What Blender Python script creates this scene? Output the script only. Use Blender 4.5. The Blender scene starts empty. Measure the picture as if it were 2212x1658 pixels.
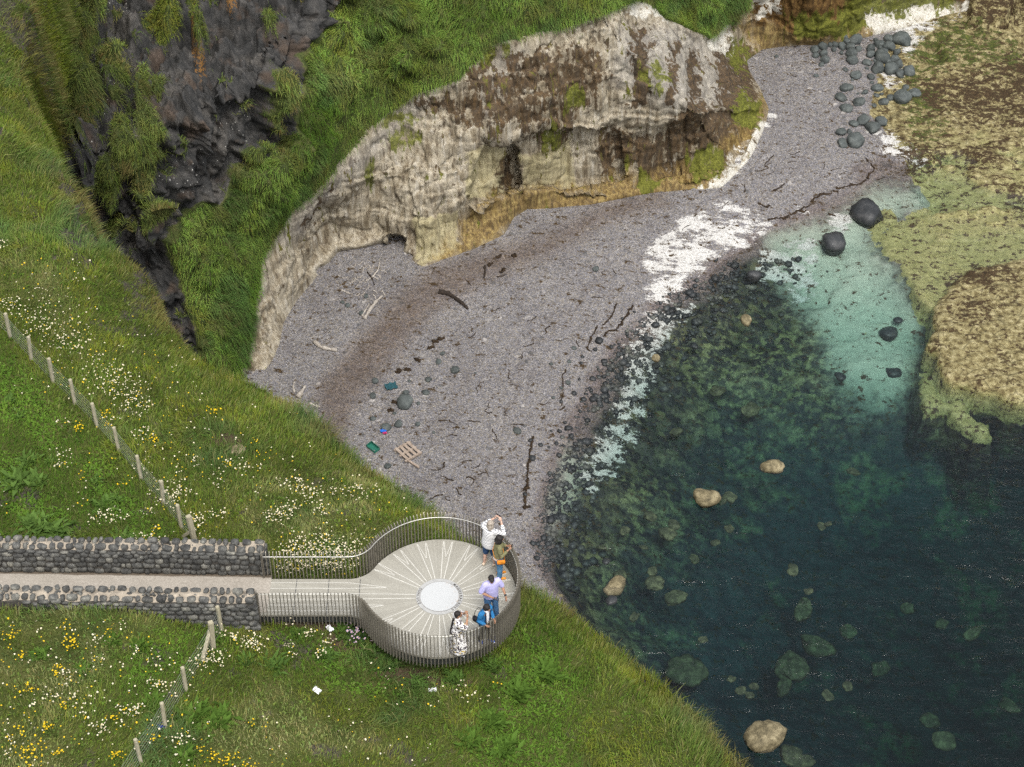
import bpy, bmesh, math, random
import numpy as np
from mathutils import Vector, Matrix
from math import radians as RAD, sin, cos, pi

SC = bpy.context.scene
COL = SC.collection
rng = np.random.default_rng(7)
random.seed(7)

# ------------------------------------------------------------------ camera
CAMZ = 43.2
TH = RAD(43.5)
FPX, CX, CY = 4471.5, 1106.0, 829.0       # focal length and centre in photo units (2212 wide)
SEA = -30.0
cd = bpy.data.cameras.new('camera')
cam = bpy.data.objects.new('camera', cd)
COL.objects.link(cam)
cam.location = (0, 0, CAMZ)
cam.rotation_euler = (pi / 2 - TH, 0, 0)
cd.sensor_width = 36.0
cd.lens = FPX / 2212 * 36.0
cd.clip_start = 0.5
cd.clip_end = 3000
SC.camera = cam
CTH, STH = cos(TH), sin(TH)

def P(px, py, z):
    """point of the place at height z seen along a sight line"""
    px = np.asarray(px, float); py = np.asarray(py, float); z = np.asarray(z, float)
    a = (px - CX) / FPX; b = (py - CY) / FPX
    dy = CTH - b * STH; dz = -STH - b * CTH
    t = (CAMZ - z) / (-dz)
    return np.stack([a * t, dy * t, z + 0 * t], -1)

def PX(p):
    """inverse of P"""
    p = np.asarray(p, float)
    x, y, z = p[..., 0], p[..., 1], p[..., 2] - CAMZ
    d = y * CTH - z * STH
    u = y * STH + z * CTH
    return CX + FPX * x / d, CY - FPX * u / d

# ------------------------------------------------------------------ numeric helpers
def _h(ix, iy, iz, s):
    n = (ix.astype(np.int64) * 374761393 + iy.astype(np.int64) * 668265263 + iz.astype(np.int64) * 2147483647 + s * 974634777) & 0xffffffff
    n = ((n ^ (n >> 13)) * 1274126177) & 0xffffffff
    n = n ^ (n >> 16)
    return (n & 0xffff) / 32767.5 - 1.0

def vn(p, s=0):
    p = np.asarray(p, float)
    f = np.floor(p); w = p - f; w = w * w * w * (w * (w * 6 - 15) + 10)
    i = f.astype(np.int64)
    x, y, z = i[..., 0], i[..., 1], i[..., 2]
    u, v, t = w[..., 0], w[..., 1], w[..., 2]
    def L(a, b, k): return a + (b - a) * k
    x00 = L(_h(x, y, z, s), _h(x + 1, y, z, s), u); x10 = L(_h(x, y + 1, z, s), _h(x + 1, y + 1, z, s), u)
    x01 = L(_h(x, y, z + 1, s), _h(x + 1, y, z + 1, s), u); x11 = L(_h(x, y + 1, z + 1, s), _h(x + 1, y + 1, z + 1, s), u)
    return L(L(x00, x10, v), L(x01, x11, v), t)

def fbm(p, o=4, s=0, g=0.5):
    p = np.asarray(p, float); a, t, n = 1.0, 0.0, 0.0
    for k in range(o):
        t = t + a * vn(p * (2.03 ** k) + k * 7.31, s + k); n += a; a *= g
    return t / n

def ss(a, b, x):
    t = np.clip((x - a) / (b - a), 0, 1)
    return t * t * (3 - 2 * t)

def segdist(px, py, pts, closed=True):
    d = np.full(px.shape, 1e9); n = len(pts)
    for i in range(n if closed else n - 1):
        ax, ay = pts[i][:2]; bx, by = pts[(i + 1) % n][:2]
        vx, vy = bx - ax, by - ay
        L2 = vx * vx + vy * vy + 1e-9
        t = np.clip(((px - ax) * vx + (py - ay) * vy) / L2, 0, 1)
        d = np.minimum(d, (px - ax - t * vx) ** 2 + (py - ay - t * vy) ** 2)
    return np.sqrt(d)

def inside(px, py, pts):
    c = np.zeros(px.shape, bool); n = len(pts)
    for i in range(n):
        ax, ay = pts[i][:2]; bx, by = pts[(i + 1) % n][:2]
        if ay == by: continue
        c ^= ((ay > py) != (by > py)) & (px < (bx - ax) * (py - ay) / (by - ay) + ax)
    return c

def sdist(px, py, pts):
    """signed distance, positive inside"""
    d = segdist(px, py, pts)
    return np.where(inside(px, py, pts), d, -d)

def pm(px, py, polys, soft=10):
    """soft mask of a list of polygons"""
    m = np.zeros(px.shape)
    for q in polys:
        xs = [a[0] for a in q]; ys = [a[1] for a in q]
        k = (px > min(xs) - soft) & (px < max(xs) + soft) & (py > min(ys) - soft) & (py < max(ys) + soft)
        if k.any():
            v = ss(-soft, soft, sdist(px[k], py[k], q))
            m[k] = np.maximum(m[k], v)
    return m

def em(px, py, ells, soft=0.35):
    """soft mask of a list of ellipses cx, cy, rx, ry"""
    m = np.zeros(px.shape)
    for cx, cy, rx, ry in ells:
        r = np.sqrt(((px - cx) / rx) ** 2 + ((py - cy) / ry) ** 2)
        m = np.maximum(m, 1 - ss(1 - soft, 1 + soft, r))
    return m

class RBF:
    """kernel |r| interpolation with a linear trend"""
    def __init__(self, xy, v, smooth=0.0):
        self.c = np.asarray(xy, float); n = len(self.c)
        K = np.linalg.norm(self.c[:, None] - self.c[None], axis=-1) - smooth * np.eye(n)
        Q = np.concatenate([np.ones((n, 1)), self.c], 1)
        A = np.block([[K, Q], [Q.T, np.zeros((3, 3))]])
        w = np.linalg.solve(A, np.concatenate([np.asarray(v, float), np.zeros(3)]))
        self.w, self.q = w[:n], w[n:]
    def __call__(self, x, y):
        r = self.q[0] + self.q[1] * x + self.q[2] * y
        for (cx, cy), w in zip(self.c, self.w):
            r = r + w * np.hypot(x - cx, y - cy)
        return r

def blur(a, n=2):
    for _ in range(n):
        p = np.pad(a, 1, mode='edge')
        a = (p[:-2, 1:-1] + p[2:, 1:-1] + p[1:-1, :-2] + p[1:-1, 2:] + 2 * a) / 6
    return a

# ------------------------------------------------------------------ objects
def tag(o, label=None, cat=None, group=None, kind=None):
    if label: o['label'] = label
    if cat: o['category'] = cat
    if group: o['group'] = group
    if kind: o['kind'] = kind
    return o

def link(name, me, mats=None, parent=None, smooth=True):
    o = bpy.data.objects.new(name, me)
    COL.objects.link(o)
    if mats is not None:
        for m in (mats if isinstance(mats, (list, tuple)) else [mats]):
            me.materials.append(m)
    if parent is not None: o.parent = parent
    if smooth and len(me.polygons):
        me.polygons.foreach_set('use_smooth', np.ones(len(me.polygons), bool))
    return o

def empty(name, loc=(0, 0, 0), rz=0.0):
    o = bpy.data.objects.new(name, None)
    o.empty_display_size = 0.2
    o.location = loc; o.rotation_euler = (0, 0, rz)
    COL.objects.link(o)
    return o

def raw_mesh(name, V, loops, starts, attrs=None, mat_idx=None):
    me = bpy.data.meshes.new(name)
    V = np.asarray(V, np.float32); loops = np.asarray(loops, np.int32); starts = np.asarray(starts, np.int32)
    me.vertices.add(len(V)); me.vertices.foreach_set('co', V.ravel())
    me.loops.add(len(loops)); me.loops.foreach_set('vertex_index', loops)
    me.polygons.add(len(starts)); me.polygons.foreach_set('loop_start', starts)
    if mat_idx is not None: me.polygons.foreach_set('material_index', np.asarray(mat_idx, np.int32))
    for k, a in (attrs or {}).items():
        a = np.asarray(a, np.float32)
        if a.ndim == 1:
            at = me.attributes.new(k, 'FLOAT', 'POINT'); at.data.foreach_set('value', a)
        else:
            at = me.attributes.new(k, 'FLOAT_COLOR', 'POINT')
            if a.shape[1] == 3: a = np.concatenate([a, np.ones((len(a), 1), np.float32)], 1)
            at.data.foreach_set('color', a.ravel())
    me.update(calc_edges=True)
    return me

def grid_mesh(name, G, attrs=None, keep=None):
    """G: (ny, nx, 3) points"""
    ny, nx = G.shape[:2]
    i = np.arange(ny * nx).reshape(ny, nx)
    q = np.stack([i[:-1, :-1], i[:-1, 1:], i[1:, 1:], i[1:, :-1]], -1)
    q = q.reshape(-1, 4) if keep is None else q[keep]
    return raw_mesh(name, G.reshape(-1, 3), q.ravel(), np.arange(len(q)) * 4,
                    {k: v.reshape(ny * nx, -1).squeeze(-1) if v.ndim == 2 else v.reshape(ny * nx, -1) for k, v in (attrs or {}).items()})

def gridnormals(G):
    du = np.gradient(G, axis=1); dv = np.gradient(G, axis=0)
    n = np.cross(du, dv)
    return n / (np.linalg.norm(n, axis=-1, keepdims=True) + 1e-12)

# ------------------------------------------------------------------ node materials
class NT:
    def __init__(self, name):
        self.m = bpy.data.materials.new(name); self.m.use_nodes = True
        self.t = self.m.node_tree; self.t.nodes.clear()
        self.out = self.t.nodes.new('ShaderNodeOutputMaterial')
    def set(self, sock, v):
        if v is None: return
        if isinstance(v, bpy.types.NodeSocket): self.t.links.new(v, sock)
        elif hasattr(sock, 'default_value'):
            try: sock.default_value = v
            except Exception: sock.default_value = tuple(v) + (1.0,)
    def n(self, ty, props=None, **kw):
        nd = self.t.nodes.new('ShaderNode' + ty)
        for k, v in (props or {}).items(): setattr(nd, k, v)
        for k, v in kw.items():
            self.set(nd.inputs[int(k[1:]) if k[0] == 'i' and k[1:].isdigit() else k.replace('_', ' ')], v)
        return nd
    def obj(self): return self.n('TexCoord').outputs['Object']
    def map(self, v, sc): return self.n('Mapping', i0=v, i3=sc if isinstance(sc, tuple) else (sc,) * 3).outputs[0]
    def noise(self, v, scale, det=4, rough=0.55, out=0, dist=0.0):
        return self.n('TexNoise', Vector=v, Scale=scale, Detail=det, Roughness=rough, Distortion=dist).outputs[out]
    def vor(self, v, scale, out='Color', feat='F1', rnd=1.0):
        return self.n('TexVoronoi', {'feature': feat}, Vector=v, Scale=scale, Randomness=rnd).outputs[out]
    def mix(self, f, a, b, mode='MIX'):
        nd = self.n('Mix', {'data_type': 'RGBA', 'blend_type': mode})
        self.set(nd.inputs[0], f); self.set(nd.inputs[6], a); self.set(nd.inputs[7], b)
        return nd.outputs[2]
    def math(self, op, a, b=0.0, c=0.0, clamp=False):
        nd = self.n('Math', {'operation': op, 'use_clamp': clamp})
        self.set(nd.inputs[0], a); self.set(nd.inputs[1], b); self.set(nd.inputs[2], c)
        return nd.outputs[0]
    def step(self, v, a, b, lo=0.0, hi=1.0):
        return self.n('MapRange', i0=v, i1=a, i2=b, i3=lo, i4=hi).outputs[0]
    def attr(self, name, col=False): return self.n('Attribute', {'attribute_name': name}).outputs['Color' if col else 'Fac']
    def sep(self, v): return self.n('SeparateXYZ', i0=v).outputs
    def ramp(self, v, stops, interp='LINEAR'):
        nd = self.n('ValToRGB', Fac=v); r = nd.color_ramp; r.interpolation = interp
        while len(r.elements) < len(stops): r.elements.new(0.5)
        for e, (p, c) in zip(r.elements, stops):
            e.position = p; e.color = tuple(c) + (1.0,) if len(c) == 3 else c
        return nd.outputs[0]
    def bump(self, h, strength=0.5, dist=0.05):
        return self.n('Bump', Strength=strength, Distance=dist, Height=h).outputs[0]
    def bsdf(self, col, rough=0.8, nor=None, metal=0.0, spec=0.3, **kw):
        nd = self.n('BsdfPrincipled', Roughness=rough, Metallic=metal)
        self.set(nd.inputs['Base Color'], col); self.set(nd.inputs['Normal'], nor)
        nd.inputs['Specular IOR Level'].default_value = spec
        for k, v in kw.items(): self.set(nd.inputs[k.replace('_', ' ')], v)
        self.t.links.new(nd.outputs[0], self.out.inputs[0])
        return nd
    def ragged(self, v, noise, amt=0.5, w=0.08):
        """threshold a soft mask with noise so its edge is ragged"""
        s = self.math('ADD', v, self.math('MULTIPLY', self.math('SUBTRACT', noise, 0.5), amt * 4.5))
        return self.step(s, 0.5 - w, 0.5 + w)

def simple(name, col, rough=0.7, metal=0.0, spec=0.3, vary=0.12, scale=8.0, bump=0.0, bscale=40.0):
    t = NT(name); v = t.obj()
    a = t.noise(v, scale, 4)
    lo = tuple(c * (1 - vary * 2) for c in col); hi = tuple(min(1, c * (1 + vary * 2)) for c in col)
    c = t.ramp(a, [(0.3, lo), (0.7, hi)])
    nor = t.bump(t.noise(v, bscale, 3), bump, 0.02) if bump else None
    t.bsdf(c, rough, nor, metal, spec)
    return t.m

# ------------------------------------------------------------------ light, sky, view
w = bpy.data.worlds.new('World'); SC.world = w; w.use_nodes = True
wt = w.node_tree; wt.nodes.clear()
sky = wt.nodes.new('ShaderNodeTexSky'); sky.sky_type = 'NISHITA'; sky.sun_disc = False
SUN_EL, SUN_AZ = RAD(63), RAD(165)       # high, behind the camera
sky.sun_elevation = SUN_EL; sky.sun_rotation = SUN_AZ
sky.air_density = 1.0; sky.dust_density = 4.0; sky.ozone_density = 0.6
hs = wt.nodes.new('ShaderNodeHueSaturation'); hs.inputs['Saturation'].default_value = 0.32
bg = wt.nodes.new('ShaderNodeBackground'); bg.inputs[1].default_value = 0.15
wo = wt.nodes.new('ShaderNodeOutputWorld')
wt.links.new(sky.outputs[0], hs.inputs['Color']); wt.links.new(hs.outputs[0], bg.inputs[0]); wt.links.new(bg.outputs[0], wo.inputs[0])
sl = bpy.data.lights.new('sun', 'SUN'); sl.energy = 1.0; sl.angle = RAD(20); sl.color = (1.0, 0.96, 0.9)
so = bpy.data.objects.new('sun', sl); COL.objects.link(so)
# direction towards the sun (azimuth clockwise from +y)
sd = Vector((sin(SUN_AZ) * cos(SUN_EL), cos(SUN_AZ) * cos(SUN_EL), sin(SUN_EL)))
so.rotation_euler = sd.to_track_quat('Z', 'Y').to_euler()
so.location = sd * 100
SC.view_settings.view_transform = 'Standard'
SC.view_settings.look = 'None'
SC.view_settings.gamma = 1.0
SC.view_settings.exposure = 0.95
SC.render.engine = 'CYCLES'
cy = SC.cycles
cy.max_bounces = 6; cy.diffuse_bounces = 2; cy.glossy_bounces = 2; cy.transmission_bounces = 4
cy.transparent_max_bounces = 12; cy.volume_bounces = 0
cy.caustics_reflective = False; cy.caustics_refractive = False
cy.use_denoising = False
cy.sample_clamp_direct = 3.0; cy.sample_clamp_indirect = 3.0
# ================================================================== TERRAIN
def axis(a, b, step, ext, grow=1.25):
    """fine steps from a to b, growing steps out to a-ext and b+ext"""
    mid = np.arange(a, b + step / 2, step); s, o = step, 0.0; out = []
    while o < ext:
        s *= grow; o += s; out.append(o)
    out = np.array(out)
    return np.concatenate([a - out[::-1], mid, mid[-1] + out])

# ------------------------------------------------------------------ the beach, the sea bed and the limestone platform: one sheet
TOE = [(575, 800), (600, 762), (612, 700), (640, 652), (690, 592), (740, 556), (775, 543), (830, 540), (872, 546), (890, 566), (915, 578),
       (960, 570), (1000, 546), (1050, 532), (1090, 506), (1110, 472), (1140, 452), (1200, 456), (1280, 442), (1360, 426), (1430, 414), (1500, 424),
       (1560, 404), (1600, 372), (1630, 325), (1645, 292), (1655, 262), (1661, 235), (1642, 190), (1618, 152), (1614, 132), (1648, 108), (1700, 101), (1745, 110),
       (1800, 97), (1870, 82), (1950, 62), (2040, 42), (2120, 18), (2212, -18), (2480, -90)]
SHORE = [(2300, 330), (1990, 372), (1905, 384), (1860, 408), (1770, 470), (1680, 498), (1600, 546), (1530, 600), (1440, 655), (1390, 700), (1340, 750), (1290, 830), (1235, 940), (1200, 1020),
         (1175, 1110), (1170, 1200), (1215, 1290), (1290, 1400)]
cb = [(x, y, -29.0) for x, y in TOE] + [(x, y, -30.0) for x, y in SHORE[1:]] + [
    (1000, 700, -29.3), (1100, 900, -29.45), (800, 800, -29.1), (1000, 1050, -29.4), (1750, 250, -29.35), (1800, 330, -29.65), (1300, 600, -29.45), (900, 640, -28.95),
    (700, 900, -29.1), (900, 1150, -29.3), (600, 1000, -29.0), (1950, 300, -29.75), (2100, 200, -29.6), (2150, 400, -29.85), (2050, 480, -30.12), (1950, 450, -30.35),
    (2000, 560, -30.3), (2100, 640, -30.1), (2300, 300, -29.8), (3200, 300, -29.9), (3200, 600, -30.2), (3200, 900, -33), (3200, 1500, -38), (1960, 720, -31.6), (2010, 900, -32.4), (2100, 960, -33.5), (2212, 930, -34), (1850, 600, -30.75), (1750, 560, -30.75), (1650, 600, -30.9),
    (1900, 780, -31.4), (1850, 900, -32.2), (1700, 700, -31.7), (1500, 750, -31.1), (1400, 850, -31.1), (1350, 1000, -31.2), (1260, 1130, -31.0), (1260, 1260, -31.4),
    (1400, 1200, -32.6), (1300, 1350, -32.2), (1600, 1000, -33.4), (1900, 1050, -34.6), (2150, 1030, -36), (1700, 1300, -35), (2100, 1400, -37), (1600, 1600, -35.2), (2200, 1700, -38),
    (1450, 1400, -34), (1700, 1850, -36), (1300, 1700, -34)]
cb = np.array(cb); cw = P(cb[:, 0], cb[:, 1], cb[:, 2])
rbB = RBF(cw[:, :2], cw[:, 2])
SHELF = [(1900, 505), (1925, 545), (1955, 590), (1985, 640), (2015, 662), (2060, 640), (3300, 620), (3300, 400), (2060, 470), (1960, 480)]
SLAB = [(2016, 662), (2004, 700), (2002, 740), (2012, 790), (2032, 824), (2060, 842), (2090, 852), (2150, 860), (2212, 876), (3300, 890), (3300, 540), (2200, 560), (2120, 575), (2060, 610)]
LEDGE = [(1998, 765), (1984, 840), (1990, 868), (2050, 870), (2075, 905), (2110, 930), (2165, 930), (2150, 880), (2100, 850), (2040, 800)]

bx = axis(-22, 42, 0.125, 260); by = axis(56, 122, 0.125, 260)
BXg, BYg = np.meshgrid(bx, by)
BZ = np.clip(rbB(BXg, BYg), -39, -28.2)
fx, fy = PX(np.stack([BXg, BYg, np.full_like(BXg, -30.0)], -1))
jj = np.stack([BXg, BYg, 0 * BXg], -1)
jx = fx + 20 * fbm(jj * 0.9, 5, 11, .6); jy = fy + 15 * fbm(jj * 0.9, 5, 12, .6)
near = (BXg > -25) & (BXg < 37) & (BYg > 50) & (BYg < 128)
n1 = fbm(jj * 0.55, 5, 3); n2 = fbm(jj * 1.7, 4, 4)
uw = ss(-29.95, -30.6, BZ)
BZ = BZ + 0.05 * n1 + uw * (0.28 * n1 + 0.16 * n2)
plat = pm(jx, jy, [[(1880, 300), (2000, 130), (2060, 60), (3300, -60), (3300, 560), (2060, 610), (1950, 470)]], 18)
strata = np.abs(((BXg * 0.35 + BYg * 0.94 + 1.2 * n1) * 0.55) % 1.0 - 0.5)
pool = ss(.02, .28, fbm(jj * np.array([.28, .5, 1]) + 3, 4, 14))
BZ = BZ + plat * (0.12 * n1 + 0.12 * n2 + 0.16 * (strata - 0.25) - .42 * pool)
sh = pm(jx, jy, [SHELF], 7)
BZ = BZ * (1 - sh) + sh * np.maximum(BZ, -30.22 + 0.16 * n1 + 0.05 * n2)
sb = ss(-4, 26, sdist(jx, jy, SLAB)); sb1 = ss(-5, 7, sdist(jx, jy, SLAB))
slab = -29.88 + 0.26 * sb + 0.12 * n1 + 0.10 * n2 - 0.10 * ss(0.10, 0.0, np.abs(n1 - 0.1))
BZ = BZ * (1 - sb1) + sb1 * np.maximum(BZ, slab)
lg = pm(jx, jy, [LEDGE], 16) * (1 - sb1)
BZ = BZ * (1 - lg) + lg * (-30.75 + 0.2 * n1 + 0.1 * n2)
# rocky block in the upper right corner
blk = pm(jx, jy, [[(2085, 75), (2100, 30), (2150, -40), (3300, -60), (3300, 60), (2200, 60), (2170, 80), (2120, 100)]], 6)
BZ = BZ + blk * (0.9 + 0.3 * n1)
crack = ss(7, 1, segdist(jx, jy, [(2120, 95), (2160, 82), (2185, 45), (2215, 40)], False))
BZ = BZ - 0.9 * crack
CHALKB = [[(1398, 560), (1425, 528), (1500, 492), (1560, 470), (1610, 468), (1662, 492), (1640, 512), (1570, 545), (1500, 600), (1440, 645), (1400, 650), (1402, 600)],
          [(1560, 385), (1630, 285), (1664, 272), (1650, 310), (1620, 352), (1590, 402), (1500, 434), (1500, 405)],
          [(1385, 690), (1440, 650), (1490, 650), (1440, 715), (1400, 820), (1340, 980), (1285, 1030), (1258, 1010), (1300, 930), (1345, 850), (1350, 760)],
          [(1640, 540), (1760, 512), (1765, 590), (1725, 612), (1690, 575), (1640, 570)], [(1725, 455), (1755, 452), (1752, 470), (1720, 470)],
          [(1862, 288), (1920, 298), (2000, 352), (1975, 360), (1900, 332)], [(1790, 98), (1900, 70), (2000, 42), (2060, 62), (1990, 95), (1965, 150), (1905, 92)],
          [(1900, 165), (1945, 170), (1960, 200), (1920, 205)], [(1790, 460), (1830, 450), (1825, 490), (1800, 490)]]
SANDB = [[(1650, 500), (1780, 470), (1880, 400), (2000, 395), (2040, 430), (1960, 470), (1890, 510), (1955, 600), (2000, 650), (2000, 700), (1985, 800), (1970, 850), (2010, 900), (1960, 930),
          (1840, 850), (1790, 760), (1770, 680), (1680, 570)], [(1225, 960), (1260, 990), (1240, 1060), (1195, 1130), (1190, 1060)]]
CREAMB = [[(1900, 140), (1990, 60), (2060, 40), (3300, -60), (3300, 880), (2200, 882), (2165, 928), (2110, 930), (2075, 905), (2050, 872), (1985, 868), (2000, 720), (1960, 600), (1895, 505), (1960, 470), (2010, 420), (1930, 330), (1880, 250)],
          [(1880, 450), (1940, 450), (1950, 480), (1900, 500), (1870, 480)]]
WEEDB = [[(1960, 200), (2212, 130), (3300, 150), (3300, 330), (2150, 280), (2000, 260)], [(1910, 330), (1990, 300), (2060, 340), (2000, 370), (1960, 380)], [(2060, 320), (2170, 310), (2190, 360), (2100, 390)],
         [(2040, 590), (2120, 570), (2200, 600), (2120, 640), (2050, 625)], [(2060, 650), (2130, 650), (2170, 700), (2080, 690)], [(2085, 75), (2100, 20), (3300, -60), (3300, 60), (2180, 70), (2120, 100)],
         [(2150, 400), (3300, 400), (3300, 480), (2180, 470)]]
GREENB = [[(1960, 130), (2060, 70), (2160, 110), (2240, 150), (2200, 180), (2050, 150), (1990, 180)], [(1965, 190), (2000, 180), (2040, 260), (2030, 290), (1980, 270), (1950, 230)], [(1960, 300), (2000, 300), (2040, 350), (1990, 350)],
          [(2000, 20), (2070, 10), (2060, 50), (2000, 40)]]
BROWNB = [[(690, 865), (740, 800), (840, 690), (930, 610), (1040, 575), (1180, 535), (1310, 465), (1430, 440), (1440, 470), (1310, 505), (1180, 580), (1040, 640), (940, 700), (860, 790), (770, 900), (740, 980), (700, 950)]]
YELB = [[(1330, 1000), (1500, 950), (1650, 1050), (1500, 1150), (1350, 1120)], [(1250, 1120), (1400, 1200), (1450, 1330), (1300, 1280)], [(1500, 1350), (1600, 1300), (1650, 1450), (1500, 1480)], [(1430, 700), (1700, 640), (1820, 680), (1850, 860), (1760, 930), (1560, 900), (1500, 800)], [(1700, 960), (1860, 940), (1900, 1010), (1750, 1060)], [(1700, 1400), (1850, 1380), (1760, 1560)]]
attB = {'chalk': pm(jx, jy, CHALKB, 14), 'sand': pm(jx, jy, SANDB, 62) * ss(-33.2, -31.3, BZ), 'cream': np.maximum(pm(jx, jy, CREAMB, 14), .62 * em(jx, jy, [(1880, 672, 52, 26), (1965, 725, 40, 34), (1720, 640, 40, 20), (1905, 500, 30, 30)], .6)), 'weed': pm(jx, jy, WEEDB, 40),
        'green': pm(jx, jy, GREENB, 34), 'brown': pm(fx, fy, BROWNB, 30), 'yellow': pm(jx, jy, YELB, 45)}
GB = np.stack([BXg, BYg, BZ], -1)

def mat_beach():
    t = NT('beach'); v = t.obj(); z = t.sep(v)[2]
    nb = t.noise(v, 0.5, 5); nm = t.noise(v, 2.2, 6, 0.65); nf = t.noise(v, 9.0, 4, 0.7)
    vc = t.n('SeparateColor', i0=t.vor(v, 19.0)).outputs
    vc2 = t.n('SeparateColor', i0=t.vor(v, 5.0)).outputs
    peb = t.ramp(vc[0], [(0.0, (.066, .065, .067)), (0.3, (.120, .115, .116)), (0.6, (.166, .159, .160)), (0.88, (.214, .206, .203)), (1, (.30, .29, .28))])
    peb = t.mix(t.step(vc[1], 0.72, 0.78, 0, 0.35), peb, (.24, .20, .12))
    peb = t.mix(t.step(vc[2], 0.75, 0.8, 0, 0.3), peb, (.14, .15, .2))
    peb = t.mix(t.step(vc2[0], 0.975, 0.98, 0, 0.6), peb, t.ramp(vc2[1], [(0, (.05, .055, .06)), (.6, (.09, .09, .09)), (1, (.45, .43, .4))]))
    peb = t.mix(0.5, peb, t.ramp(nb, [(.3, (.86, .84, .86)), (.7, (1.12, 1.1, 1.08))]), 'MULTIPLY')
    bd = t.noise(t.n('CombineXYZ', i0=t.math('MULTIPLY', t.math('ADD', z, t.math('MULTIPLY', nb, .12)), 22), i1=t.math('MULTIPLY', nb, 2.0), i2=0).outputs[0], 1.0, 3, .6)
    peb = t.mix(.85, peb, t.ramp(bd, [(.3, (.80, .77, .75)), (.5, (1, 1, 1)), (.7, (1.14, 1.13, 1.12))]), 'MULTIPLY')
    # damp brown band of fine gravel and weed
    br = t.math('MULTIPLY', t.attr('brown'), t.step(nm, 0.25, 0.6, 0.55, 1.0))
    peb = t.mix(t.math('MULTIPLY', br, 0.75), peb, t.mix(1.0, peb, (.56, .43, .33), 'MULTIPLY'))
    # wet gravel by the water
    zz = t.math('ADD', z, t.math('MULTIPLY', t.math('SUBTRACT', nb, 0.5), 0.5))
    wet = t.step(zz, -29.82, -29.95)
    peb = t.mix(t.math('MULTIPLY', wet, 0.85), peb, t.mix(1.0, peb, (.66, .58, .55), 'MULTIPLY'))
    # bed of dark cobbles
    cd_ = t.vor(v, 2.6, 'Distance'); cc = t.n('SeparateColor', i0=t.vor(v, 2.6)).outputs
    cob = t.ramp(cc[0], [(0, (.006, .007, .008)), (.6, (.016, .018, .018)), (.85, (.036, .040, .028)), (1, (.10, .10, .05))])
    gap = t.math('MULTIPLY', t.step(cd_, 0.52, 0.62), t.ragged(nm, nf, 0.3, 0.1))
    cob = t.mix(gap, cob, (.05, .055, .035))
    cob = t.mix(t.math('MULTIPLY', t.math('MULTIPLY', t.attr('yellow'), t.step(nm, .5, .62)), 0.75), cob, t.ramp(nf, [(.3, (.07, .08, .03)), (.65, (.36, .35, .16))]))
    cob = t.mix(t.step(z, -31.6, -34.5), cob, t.ramp(nm, [(.3, (.022, .030, .046)), (.7, (.050, .066, .085))]))  # bed painted navy with depth, standing in for light scattered in deep water
    pt = t.math('MULTIPLY', t.step(t.noise(v, .33, 6, .62), .52, .62), t.step(nm, .38, .6))
    cob = t.mix(t.math('MULTIPLY', pt, t.step(z, -31.0, -31.8, 0, .8)), cob, t.ramp(nf, [(.3, (.10, .10, .05)), (.7, (.30, .28, .16))]))
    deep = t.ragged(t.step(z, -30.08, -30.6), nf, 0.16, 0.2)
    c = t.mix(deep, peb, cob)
    snd = t.ramp(nf, [(.3, (.27, .32, .26)), (.7, (.38, .43, .35))])
    c = t.mix(t.math('MULTIPLY', t.math('MULTIPLY', t.attr('sand'), t.step(t.math('ADD', t.attr('sand'), t.math('MULTIPLY', t.math('SUBTRACT', nm, .5), 1.6)), .15, .75)), t.step(z, -29.9, -30.1)), c, snd)
    crm = t.ramp(t.noise(v, 3.0, 7, 0.7), [(.33, (.045, .032, .014)), (.44, (.135, .108, .046)), (.55, (.25, .215, .105)), (.72, (.40, .35, .21))])
    crk = t.step(t.vor(t.map(v, (1, 1.6, 1)), 0.9, 'Distance', 'DISTANCE_TO_EDGE'), 0.0, 0.045, 0.45, 1.0)
    crm = t.mix(1.0, crm, crk, 'MULTIPLY')
    crm = t.mix(t.math('MULTIPLY', t.step(z, -29.75, -30.1), 0.55), crm, (.30, .31, .12))
    c = t.mix(t.ragged(t.math('MULTIPLY', t.attr('cream'), t.step(z, -31.7, -30.9)), nm, 0.35, 0.06), c, crm)
    chk = t.ramp(nf, [(.3, (.17, .165, .15)), (.43, (.42, .41, .385)), (.6, (.54, .53, .505)), (1, (.64, .63, .61))])
    c = t.mix(t.math('MULTIPLY', t.ragged(t.math('MULTIPLY', t.attr('chalk'), .70), t.math('ADD', t.math('MULTIPLY', t.noise(t.n('Mapping', i0=v, i2=(0, 0, RAD(-35)), i3=(.55, 1.3, 1)).outputs[0], 1.1, 8, 0.76), .95), t.math('MULTIPLY', vc[2], .05)), 1.7, 0.06), t.step(t.attr('chalk'), .04, .2)), c, chk)
    grn = t.ramp(nf, [(.3, (.012, .018, .005)), (.52, (.04, .055, .008)), (.7, (.13, .15, .022)), (.85, (.26, .28, .06))])
    gm = t.math('MULTIPLY', t.ragged(t.math('MULTIPLY', t.attr('green'), .72), t.noise(t.map(v, (1, 1.8, 1)), 1.3, 7, 0.75), 1.5, 0.1), t.step(t.attr('green'), .03, .2))
    c = t.mix(t.math('MULTIPLY', gm, 0.92), c, grn)
    # brown wrack: dense patches plus scattered tufts everywhere on the limestone
    wn = t.math('ADD', t.math('MULTIPLY', t.noise(t.map(v, (1, 1.7, 1)), 1.5, 7, 0.75), .6), t.math('MULTIPLY', t.noise(v, 4.5, 5, 0.75), .4))
    wm = t.math('MAXIMUM', t.ragged(t.math('MULTIPLY', t.attr('weed'), 0.72), wn, 1.7, 0.06),
                t.math('MULTIPLY', t.step(wn, 0.532, 0.555), t.step(t.attr('cream'), 0.6, 0.9)))
    c = t.mix(wm, c, t.ramp(nf, [(.3, (.014, .010, .005)), (.55, (.045, .028, .012)), (.8, (.11, .075, .035))]))
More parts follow.
